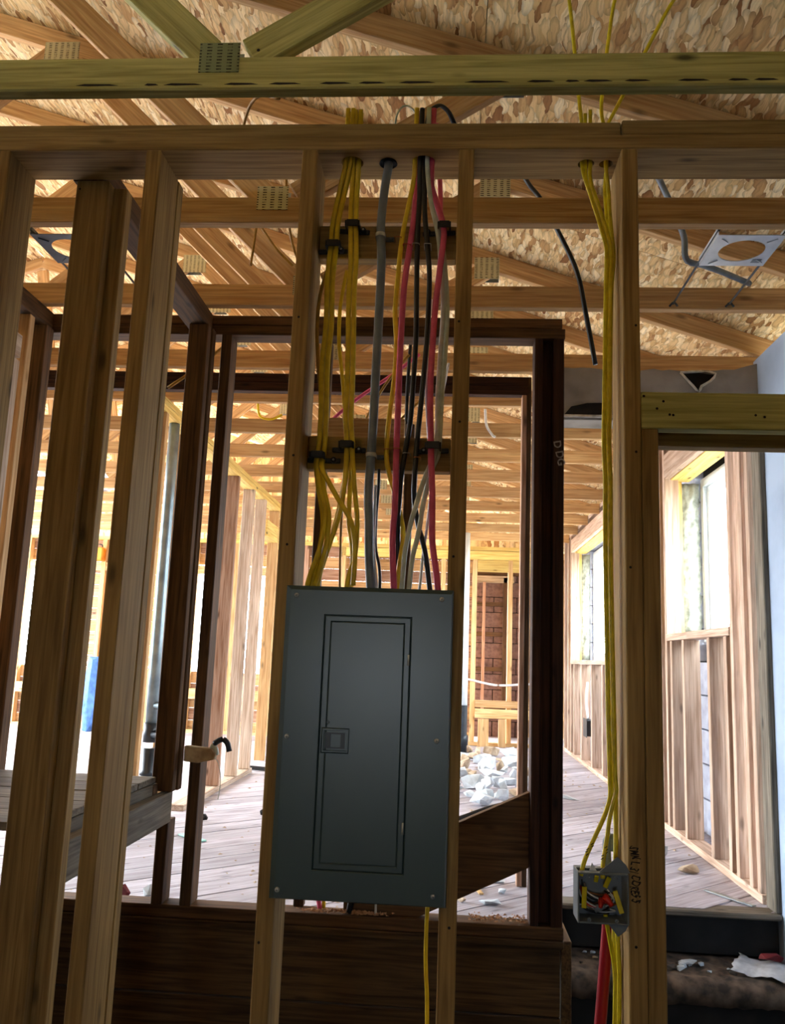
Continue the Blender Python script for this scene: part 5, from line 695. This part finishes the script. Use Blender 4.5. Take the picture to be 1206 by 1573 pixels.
for k in range(420):
    x, y = rnd.triangular(-0.52,-0.16,-0.3) if k % 3 else rnd.uniform(0.1,0.30), rnd.uniform(3.203,3.218) if k % 3 else rnd.uniform(3.205,3.285); z = -0.9065+0.010*rnd.random(); s = rnd.uniform(0.003,0.011); a = rnd.uniform(0,6.28)
    q = [bm.verts.new((x+s*math.cos(a+t)*f, y+s*0.7*math.sin(a+t)*f, z+rnd.uniform(0,0.004))) for t, f in ((0,1),(2.2,0.6),(4.1,1))]; q.append(bm.verts.new((x, y, z+0.006)))
    for f in ((0,1,2),(0,3,1),(1,3,2),(2,3,0)): bm.faces.new([q[t] for t in f])
me = bpy.data.meshes.new('sawdust'); bm.to_mesh(me); bm.free()
tag(meshobj('sawdust', me, 'sawdust', Matrix.Translation((0,0,OZ)), None), 'orange sawdust and splinters on the bottom plate below the panel', 'sawdust', kind='stuff')

# ================================================================== JUNCTION BOX
jb = empty('junction_box', (0.34,1.98,-0.54), 'open grey junction box full of wires on the right stud', 'junction box')
def jbox():
    x0,x1,z0,z1,y0,y1 = 0.290,0.3975,-0.5375,-0.4355,1.938,2.005; w = 0.0035
    board('back', jb, 'box_grey', (x0,x1), (y1-w,y1), (z0,z1), 0.001)
    board('side', jb, 'box_grey', (x0,x0+w), (y0,y1-w), (z0,z1), 0.001); board('side', jb, 'box_grey', (x1-w,x1), (y0,y1-w), (z0,z1), 0.001)
    board('bottom', jb, 'box_grey', (x0+w,x1-w), (y0,y1-w), (z0,z0+w), 0.001)
    board('top', jb, 'box_grey', (x0+w,x1-w), (y0,y0+0.02), (z1-w,z1), 0.001); board('top', jb, 'box_grey', (x0+w,x1-w), (y0+0.045,y1-w), (z1-w,z1), 0.001)
    prism_y('flange', jb, 'box_grey', [(x1-0.062,z1+0.001),(x1+0.004,z1+0.001),(x1-0.004,z1+0.018),(x1-0.022,z1+0.034)], y0+0.006, y0+0.009, 0.0008)
    prism_y('flange', jb, 'box_grey', [(x1-0.042,z0-0.001),(x1-0.001,z0-0.001),(x1-0.006,z0-0.012),(x1-0.022,z0-0.025)], y0+0.006, y0+0.009, 0.0008)
    prism_y('knockout_tab', jb, 'cable_white', [(x0+0.028,z1-0.002),(x0+0.045,z1-0.002),(x0+0.034,z1+0.016)], y0+0.024, y0+0.026, 0)
    for x in (x0+0.024, x1-0.026):
        for z in (z0+0.008, z1-0.008): lathe('screw_boss', jb, 'box_grey', [(0.0042,0),(0.0042,0.004),(0.0018,0.004),(0.0017,0.0015)], (x, y0+0.003, z), (0,-1,0), 12)
    # yellow sheath ends with the print on them
    beam('sheath_end', jb, 'cable_bright', (0.3045,1.949,-0.510), (0.3055,1.946,-0.466), 0.0105, 0.004, (0,1,0), 0.001); beam('sheath_end', jb, 'cable_bright', (0.384,1.946,-0.516), (0.370,1.950,-0.472), 0.0105, 0.004, (0,1,0), 0.001)
    beam('sheath_end', jb, 'cable_bright', (0.352,1.965,-0.470), (0.361,1.96,-0.448), 0.010, 0.004, (0,1,0), 0.001); beam('sheath_end', jb, 'cable_bright', (0.334,1.975,-0.462), (0.336,1.97,-0.448), 0.009, 0.004, (0,1,0), 0.001)
    rnd = random.Random(11)
    cols = ['cable_white','cable_black','copper','cable_white','cable_black','wire_red','copper','cable_white','cable_black','cable_white','copper','cable_black']
    for k, mt in enumerate(cols):
        z = -0.488-0.003*k+rnd.uniform(-.004,.004); y = 1.955+rnd.uniform(0,0.035); xa = 0.300+rnd.uniform(0,0.012); xb = 0.378+rnd.uniform(-0.02,0.01)
        tube('wire', jb, mt, [(xa,1.985,z+rnd.uniform(0.0,0.04)),(xa+0.004,y,z+0.006),((xa+xb)/2,y-0.004,z-rnd.uniform(0,0.012)),(xb,y+0.006,z+rnd.uniform(-.01,.012)),(xb-0.01,1.992,z+rnd.uniform(-.015,.03))], 0.0016, seg=6, n=5)
    lathe('wire_nut', jb, 'wire_red', [(0.0085,0),(0.0078,0.010),(0.0046,0.024),(0.003,0.026)], (0.347,1.952,-0.484), (0.62,-0.4,-0.62), 12); lathe('wire_nut', jb, 'wire_red', [(0.007,0),(0.0066,0.008),(0.004,0.019),(0.003,0.020)], (0.345,1.966,-0.494), (-0.2,-0.5,-0.6), 12)
    lathe('wire_nut', jb, 'cable_grey', [(0.008,0),(0.0074,0.01),(0.004,0.024)], (0.33,1.965,-0.515), (0.7,-0.2,0.3), 12)
jbox()
rp = empty('red_pole', (0.362,2.05,-1.52), 'red round pole with a grey hooked top leaning behind the junction box', 'pole')
tube('shaft', rp, 'pole_red', [(0.293,2.07,-1.52),(0.3395,2.07,-1.0),(0.376,2.07,-0.587),(0.380,2.07,-0.50)], 0.0135, seg=16, n=3)
tube('hook', rp, 'cable_grey', [(0.380,2.07,-0.502),(0.375,2.07,-0.41),(0.377,2.07,-0.392),(0.383,2.07,-0.385),(0.389,2.07,-0.393),(0.390,2.07,-0.415)], [0.0125]*5+[0.011]*0 if False else 0.0095, seg=12, n=4)

# ================================================================== LIGHT BRACKETS BETWEEN TRUSSES
def can_bracket(cx_, cy_, mt, label, y0, y1):
    t = empty('light_bracket', (cx_, cy_, 1.36), label, 'light fitting', 'recessed light brackets')
    V_, F_ = [], []; n = 32; h = 0.105; r = 0.072
    def sq(a):
        c_, s_ = math.cos(a), math.sin(a); k = h/max(abs(c_), abs(s_)); return (c_*k, s_*k)
    for z in (0.0, 0.0025):
        for i in range(n):
            a = 2*math.pi*(i+0.5)/n - 0.0; V_.append((*sq(2*math.pi*i/n), z))
        for i in range(n): V_.append((r*math.cos(2*math.pi*i/n), r*math.sin(2*math.pi*i/n), z))
    for i in range(n):
        j = (i+1) % n
        F_ += [(i,n+i,n+j,j), (2*n+i,2*n+j,3*n+j,3*n+i), (i,j,2*n+j,2*n+i), (n+i,3*n+i,3*n+j,n+j)]
    me = bpy.data.meshes.new('plate'); me.from_pydata(V_, [], F_); me.update()
    meshobj('plate', me, mt, Matrix.Translation((cx_, cy_, 1.355+OZ)), t)
    for s in (-1, 1):
        x = cx_+s*0.104
        board('side_flange', t, mt, (x-0.0015, x+0.0015), (cy_-0.105, cy_+0.105), (1.355, 1.385), 0.0005)
        tube('hanger_bar', t, 'zinc_dark', [(x,y0+0.039,1.372),(x,y1-0.002,1.368)], 0.004, seg=8, n=1)
        tube('bar_clip', t, 'zinc_dark', [(x-0.015,y1-0.005,1.356),(x,y1-0.012,1.37),(x+0.016,y1-0.005,1.357)], 0.004, seg=6, n=3)
    for a in (0.7, 2.3, 3.9, 5.5):
        beam('rib', t, mt, (cx_+0.085*math.cos(a),cy_+0.085*math.sin(a),1.3545), (cx_+0.12*math.cos(a),cy_+0.12*math.sin(a),1.3545), 0.003, 0.006, (0,0,1), 0)
    board('label', t, 'cable_grey', (cx_+0.055,cx_+0.085), (cy_+0.055,cy_+0.08), (1.3538,1.3546), 0)
can_bracket(0.925, 2.65, 'white_metal', 'pale metal recessed light bracket with round hole at upper right', 2.46, 3.10); can_bracket(-1.33, 2.66, 'zinc_dark', 'recessed light bracket darkened for shade, seen between the left studs', 2.46, 3.10)  # left bracket gets a darker metal to stand for the shade around it

# ================================================================== LANDING AT THE LEFT, PIPES, SMALL THINGS
ld = empty('landing', (-1.3,2.6,-0.95), 'weathered wooden landing between the left cross walls', 'landing')
board('edge_beam', ld, 'deck_grey', (-1.02,-0.982), (2.2,3.148), (-0.612,-0.505)); board('edge_beam', ld, 'deck_grey', (-1.10,-1.025), (2.2,3.10), (-0.512,-0.472))
for i in range(5):
    y0 = 2.2+i*0.18; board('deck_board', ld, 'deck_grey', (-1.64,-1.03), (y0,y0+0.172), (-0.471,-0.452+random.uniform(0,0.004)))
board('end_joist', ld, 'old_brown', (-1.64,-1.022), (3.05,3.098), (-0.60,-0.473)); board('leg', ld, 'old_brown', (-1.64,-1.60), (2.2,2.24), (-1.52,-0.473)); board('leg', ld, 'old_brown', (-1.06,-1.022), (2.2,2.24), (-1.52,-0.613)); board('leg', ld, 'old_dark', (-1.50,-1.46), (3.055,3.095), (-1.52,-0.60))
vp_ = empty('drain_pipe', (-1.585,4.58,-0.95), 'galvanised pipe with black fittings standing in the left partition', 'pipe')
tube('riser', vp_, 'galvanised', [(-1.585,4.58,1.268),(-1.583,4.58,0.4),(-1.578,4.58,-0.39)], 0.03, seg=18, n=2)
lathe('collar', vp_, 'abs_black', [(0.036,0),(0.036,0.10)], (-1.577,4.58,-0.49), seg=18); lathe('tee', vp_, 'abs_black', [(0.04,0),(0.04,0.02),(0.034,0.025),(0.034,0.14)], (-1.576,4.58,-0.66), seg=18)
lathe('tee_branch', vp_, 'abs_black', [(0.026,0),(0.026,0.07),(0.032,0.07),(0.032,0.10)], (-1.56,4.57,-0.45), (1,-0.2,0), 14); lathe('tee_branch', vp_, 'galvanised', [(0.02,0),(0.02,0.07),(0.026,0.07),(0.026,0.09)], (-1.56,4.57,-0.30), (1,-0.2,0.1), 14); lathe('stub', vp_, 'galvanised', [(0.032,0),(0.032,0.29)], (-1.576,4.58,-0.95), seg=18)
v2 = empty('vent_pipe', (0.165,9,-0.95), 'pale vent pipe at the far end of the raised room', 'pipe')
tube('riser', v2, 'window_white', [(0.165,9,1.35),(0.17,9,0.4),(0.172,9,-0.46)], 0.045, seg=14, n=1); lathe('fitting', v2, 'abs_black', [(0.05,0),(0.05,0.1),(0.06,0.1),(0.06,0.2),(0.048,0.2),(0.048,0.5)], (0.172,9,-0.95), seg=14)
th_ = empty('pipe_bracket', (-0.90,3.18,-0.38), 'tan block with a black curved handle on the corner stud', 'bracket')
prism_y('block', th_, 'tan_wood', [(-0.955,-0.345),(-0.85,-0.352),(-0.836,-0.372),(-0.842,-0.39),(-0.90,-0.405),(-0.955,-0.40)], 3.155, 3.195, 0.003)
tube('handle', th_, 'abs_black', [(-0.85,3.175,-0.335),(-0.82,3.17,-0.318),(-0.80,3.17,-0.33),(-0.79,3.17,-0.36)], [0.008]*1 if False else 0.0105, seg=10, n=4); tube('nozzle', th_, 'cable_pale', [(-0.862,3.175,-0.345),(-0.845,3.175,-0.35),(-0.838,3.175,-0.375)], 0.010, seg=10, n=4); tube('wire', th_, 'cable_pale', [(-0.845,3.17,-0.38),(-0.825,3.17,-0.41),(-0.815,3.17,-0.47),(-0.82,3.17,-0.53)], 0.0015, seg=5, n=4)

# outlet boxes and cable on the right wall
def outlet(y, z, lab):
    t = empty('outlet_box', (1.34, y, z-0.05), lab, 'outlet box', 'black outlet boxes on the window wall')
    board('box', t, 'black_plastic', (1.325,1.40), (y-0.10,y+0.10), (z-0.075,z+0.075), 0.006); board('rim', t, 'black_plastic', (1.320,1.3245), (y-0.11,y+0.11), (z-0.085,z+0.085), 0.002)
    tube('feed', t, 'cable_white', [(1.35,y,z+0.08),(1.35,y+0.1,z+0.25),(1.352,y+0.04,z+0.42)], 0.012, seg=8)
outlet(8.38, -0.58, 'black outlet box low on the window wall')
tag(tube('white_cable', None, 'cable_white', [(-0.1,10.018,-0.17),(0.2,10.018,-0.2),(0.48,10.018,-0.25),(0.64,10.018,-0.262),(0.96,10.018,-0.235),(1.33,10.018,-0.22)], 0.012, seg=8), 'white cable strung across the far end', 'cable')
tag(tube('black_cable', None, 'cable_black', [(-0.2,4.85,-0.92),(0.05,4.85,-0.86),(0.25,4.88,-0.79),(0.40,4.92,-0.765),(0.55,5.0,-0.80),(0.65,5.1,-0.93)], 0.014, seg=8), 'black hose arching over the floor behind the sloping plank', 'hose')

# steps up to the raised floor
st = empty('stair_steps', (0.9,3.6,-1.52), 'dusty dark steps up to the raised room at right', 'steps')
board('riser', st, 'step_dark', (0.462,1.358), (3.735,3.775), (-1.125,-0.975), 0.004); board('nosing', st, 'deck_grey', (0.462,1.358), (3.685,3.80), (-0.974,-0.951), 0.006)
def tread(z, y0, y1, th):
    bm = bmesh.new(); bmesh.ops.create_grid(bm, x_segments=40, y_segments=14, size=0.5); rnd = random.Random(int(-z*100))
    for v in bm.verts:
        x = 0.91+v.co.x*0.896; y = y0+(v.co.y+0.5)*(y1-y0); e = max(0, 0.06-(y-y0))/0.06
        v.co = Vector((x-0.91, y-(y0+y1)/2, rnd.uniform(-0.004,0.005)-0.03*e*e))
    e = bmesh.ops.extrude_face_region(bm, geom=bm.faces[:]); bmesh.ops.translate(bm, verts=[v for v in e['geom'] if isinstance(v, bmesh.types.BMVert)], vec=(0,0,-th))
    bmesh.ops.recalc_face_normals(bm, faces=bm.faces[:]); me = bpy.data.meshes.new('tread'); bm.to_mesh(me); bm.free()
    meshobj('tread', me, 'step_dust', Matrix.Translation((0.91,(y0+y1)/2,z+OZ)), st, True)
board('step_light_stop', st, 'step_dark', (0.462,1.358), (3.78,3.80), (-1.52,-0.976), 0); tread(-1.135, 3.44, 3.778, 0.05); board('riser', st, 'step_dark', (0.462,1.358), (3.475,3.515), (-1.335,-1.19), 0.004); tread(-1.345, 3.17, 3.515, 0.05); board('riser', st, 'step_dark', (0.462,1.358), (3.21,3.25), (-1.52,-1.395), 0.004)  # board behind the steps is added to stop light leaking from below the floor

# ------------------------------------------------------------------ rubble and scraps
def scrap(name, x, y, z, s, mt, seed, label, cat, grp=None, rz=0.0, tilt=0.0):
    me = chunk_mesh(s[0], s[1], s[2], mt, seed)
    lo = min(v.co.z for v in me.vertices)
    o = place(bpy.data.objects.new(name, me), Matrix.Translation((x, y, z-lo*math.cos(tilt)+OZ+abs(math.sin(tilt))*s[0]*0.7)) @ Matrix.Rotation(rz,4,'Z') @ Matrix.Rotation(tilt,4,'Y'), None); return tag(o, label, cat, grp)
rnd = random.Random(21); PC = []
for k in range(90):
    for tr in range(60):
        y = rnd.uniform(5.9, 9.3); x = rnd.uniform(-0.1, 0.74)*1.0 + (0.0 if y > 6.6 else 0.05); s = rnd.uniform(0.05, 0.17)
        if (x-0.17)**2+(y-9)**2 < (s+0.1)**2: continue
        if all((x-a)**2+(y-b_)**2 > (0.98*(s+c))**2 for a, b_, c in PC): break
    else: continue
    PC.append((x, y, s))
    scrap('plaster_chunk', x, y, -0.948, (s, s*rnd.uniform(0.5,0.9), rnd.uniform(0.012,0.05)), rnd.choice(['plaster_white','plaster_white','plaster_white','plaster_tan']), 100+k, 'broken plaster chunk in the rubble pile on the raised floor', 'rubble', 'plaster rubble pile', rnd.uniform(0,6), rnd.uniform(-0.15,0.15))
big = sorted((o for o in COL.objects if o.name.startswith('plaster_chunk')), key=lambda o: -o.dimensions.x*o.dimensions.y if o.dimensions.x else -max(v.co.length for v in o.data.vertices))
big[0]['label'] = 'largest plaster chunk of the rubble pile'; big[1]['label'] = 'second largest plaster chunk of the rubble pile'
for k, (x, y, s, mt, lab) in enumerate(((0.20,3.60,0.055,'plaster_white','white plaster flake on floor under the sloping plank'), (0.255,3.78,0.03,'plaster_white','small white plaster bit beside the dark post foot'), (0.08,3.62,0.03,'plaster_tan','tan plaster crumb on floor right of the panel'), (0.24,3.95,0.045,'plaster_white','white plaster shard leaning at the dark post foot'))):
    scrap('plaster_flake', x, y, -0.948, (s, s*0.6, 0.008), mt, 300+k, lab, 'rubble', None, k*1.1)
tag(beam('wood_sliver', None, 'pine_fresh', (0.165,3.72,-0.942), (0.14,3.86,-0.942), 0.02, 0.008, (0,0,1)), 'pale wood sliver on floor beside the dark post', 'offcut')
for x, y, s, mt, lab in ((-1.36,4.95,0.03,'dark_brown','dark lump on floor left of the panel'), (-1.06,5.2,0.03,'dark_brown','flat dark scrap on floor close to the panel stud'), (-1.13,3.44,0.035,'plaster_white','white crumpled scrap on floor beside the left studs'), (-1.23,3.43,0.025,'scrap_red','dark red scrap on floor behind the left studs')):
    scrap('floor_scrap', x, y, -0.948, (s, s*0.7, 0.02), mt, int(abs(x)*100), lab, 'scrap')
tag(beam('mint_strip', None, 'mint', (-1.36,4.55,-0.943), (-1.20,4.42,-0.943), 0.035, 0.008, (0,0,1)), 'mint green strip lying on the plank floor', 'strip')
tag(beam('dark_rod', None, 'dark_brown', (-1.62,7.15,-0.93), (-1.30,7.05,-0.93), 0.03, 0.03, (0,0,1)), 'dark rough batten lying by the pale studs', 'batten')
scrap('plaster_flake', 0.88, 6.45, -0.948, (0.17,0.06,0.012), 'plaster_white', 411, 'long pale plaster scrap by the window wall', 'rubble', None, -0.6)
scrap('plastic_bag', 1.06, 4.62, -0.948, (0.10,0.07,0.035), 'plaster_white', 412, 'crumpled clear-white bag on floor at window wall foot', 'bag', None, 0.4)
scrap('plaster_flake', 1.17, 4.32, -0.948, (0.06,0.035,0.02), 'plaster_tan', 413, 'tan plaster lump beside the crumpled bag', 'rubble')
tag(beam('metal_strip', None, 'zinc', (1.15,4.0,-0.943), (1.28,3.78,-0.943), 0.025, 0.006, (0,0,1)), 'thin grey metal strip at the foot of the window wall', 'strip')
rnd = random.Random(8)
for k in range(26):
    x, y = rnd.uniform(0.5,1.3), rnd.uniform(3.52,3.72); s = rnd.uniform(0.006,0.022)
    scrap('rubble_crumb', x, y, -1.133, (s, s*0.8, s*0.4), rnd.choice(['plaster_tan','plaster_white','concrete']), 500+k, 'small rubble crumb scattered on the upper step', 'rubble', 'crumbs on the upper step', rnd.uniform(0,6))
scrap('plaster_flake', 0.97, 3.62, -1.132, (0.045,0.03,0.008), 'plaster_white', 431, 'largest pale plaster flake on the upper step', 'rubble', None, 0.3)
me = bpy.data.meshes.new('paper'); bm = bmesh.new(); bmesh.ops.create_grid(bm, x_segments=10, y_segments=10, size=0.5); rnd = random.Random(4)
for v in bm.verts: v.co = Vector((v.co.x*0.20+rnd.uniform(-.006,.006), v.co.y*0.16+rnd.uniform(-.006,.006), 0.006*math.sin(v.co.x*9)+0.004*rnd.random()-0.05*max(0,-v.co.y-0.2)))
e = bmesh.ops.extrude_face_region(bm, geom=bm.faces[:]); bmesh.ops.translate(bm, verts=[v for v in e['geom'] if isinstance(v, bmesh.types.BMVert)], vec=(0,0,-0.001)); bmesh.ops.recalc_face_normals(bm, faces=bm.faces[:]); bm.to_mesh(me); bm.free()
tag(meshobj('paper_sheet', me, 'paper', Matrix.Translation((1.235,3.57,-1.108+OZ)) @ Matrix.Rotation(-0.5,4,'Z'), None, True), 'torn white paper sheet on the upper step', 'paper')
scrap('red_scrap', 1.275, 3.60, -1.098, (0.05,0.025,0.014), 'scrap_red', 441, 'dark red scrap lying on the torn paper', 'scrap', None, 0.1)

# fine litter on the raised floor
SCRAPS = [o for o in COL.objects if o.parent is None and o.get('category') in ('rubble','scrap','bag','strip','offcut','batten','hose','pipe')]
bm = bmesh.new(); rnd = random.Random(77)
for k in range(650):
    y = 3.4+rnd.random()**1.5*5.5; x = rnd.uniform(-1.5,1.28)
    if (y < 3.75 and x > 0.4) or any((x-o.matrix_basis.translation.x)**2+(y-o.matrix_basis.translation.y)**2 < 0.22**2 for o in SCRAPS): continue
    s = rnd.uniform(0.003,0.012)*(1+0.1*y); a = rnd.uniform(0,6.28); z = -0.9475
    q = [bm.verts.new((x+s*math.cos(a+t)*f, y+s*math.sin(a+t)*f, z+rnd.uniform(0,0.002))) for t, f in ((0,1),(2.2,0.6),(4.1,1))]; q.append(bm.verts.new((x, y, z+s*0.45)))
    for f in ((0,1,2),(0,3,1),(1,3,2),(2,3,0)): bm.faces.new([q[t] for t in f])
me = bpy.data.meshes.new('floor_litter'); bm.to_mesh(me); bm.free()
tag(meshobj('floor_litter', me, 'plaster_tan', Matrix.Translation((0,0,OZ)), None), 'fine plaster and wood crumbs scattered over the plank floor', 'litter', kind='stuff')
hang('white_cable','cable_white',[(0.19,5.013,1.52),(0.20,5.0125,1.42),(0.235,5.012,1.36),(0.255,5.012,1.345)],0.008,'short white cable hanging from the roof beyond the inner wall',GH)
hang('yellow_cable','cable_yellow',[(-1.22,5.0,1.56),(-1.20,5.0,1.45),(-1.13,5.01,1.43),(-1.06,5.01,1.46)],0.008,'yellow cable looped over a far truss above the left partition',GH)
hang('white_cable','cable_white',[(-4.9,9.99,-0.13),(-4.5,9.985,-0.20),(-4.1,9.99,-0.18),(-3.5,9.99,-0.22)],0.014,'white cable strung on the far studs at left',GH)
# far left: blue tarp, orange tool case, insulated duct seen between the studs
tag(meshobj('folded_tarp', chunk_mesh(0.12,0.10,0.42,'tarp_blue',61,40), 'tarp_blue', Matrix.Translation((-4.05,9.7,-0.53+OZ)), None), 'blue tarp bundle far behind the left studs', 'tarp')
oc = empty('tool_case', (-4.2,9.98,1.02), 'small orange case on the far rail behind the left studs', 'case')
board('shell', oc, 'box_orange', (-4.34,-4.18), (9.9,10.02), (1.025,1.19), 0.015); tube('handle', oc, 'black_plastic', [(-4.31,9.95,1.19),(-4.30,9.95,1.225),(-4.22,9.95,1.225),(-4.21,9.95,1.19)], 0.008, seg=6, n=3)
dk = tube('foil_duct', None, 'duct_foil', [(-3.75,8.6,1.70),(-3.55,8.3,1.72),(-3.3,8.1,1.68),(-3.1,8.0,1.62)], [0.13+0.012*math.sin(k*1.9) for k in range(19)], [0.13+0.012*math.sin(k*1.9) for k in range(19)], seg=16, n=6); tag(dk, 'ribbed foil duct up in the roof space at far left', 'duct')
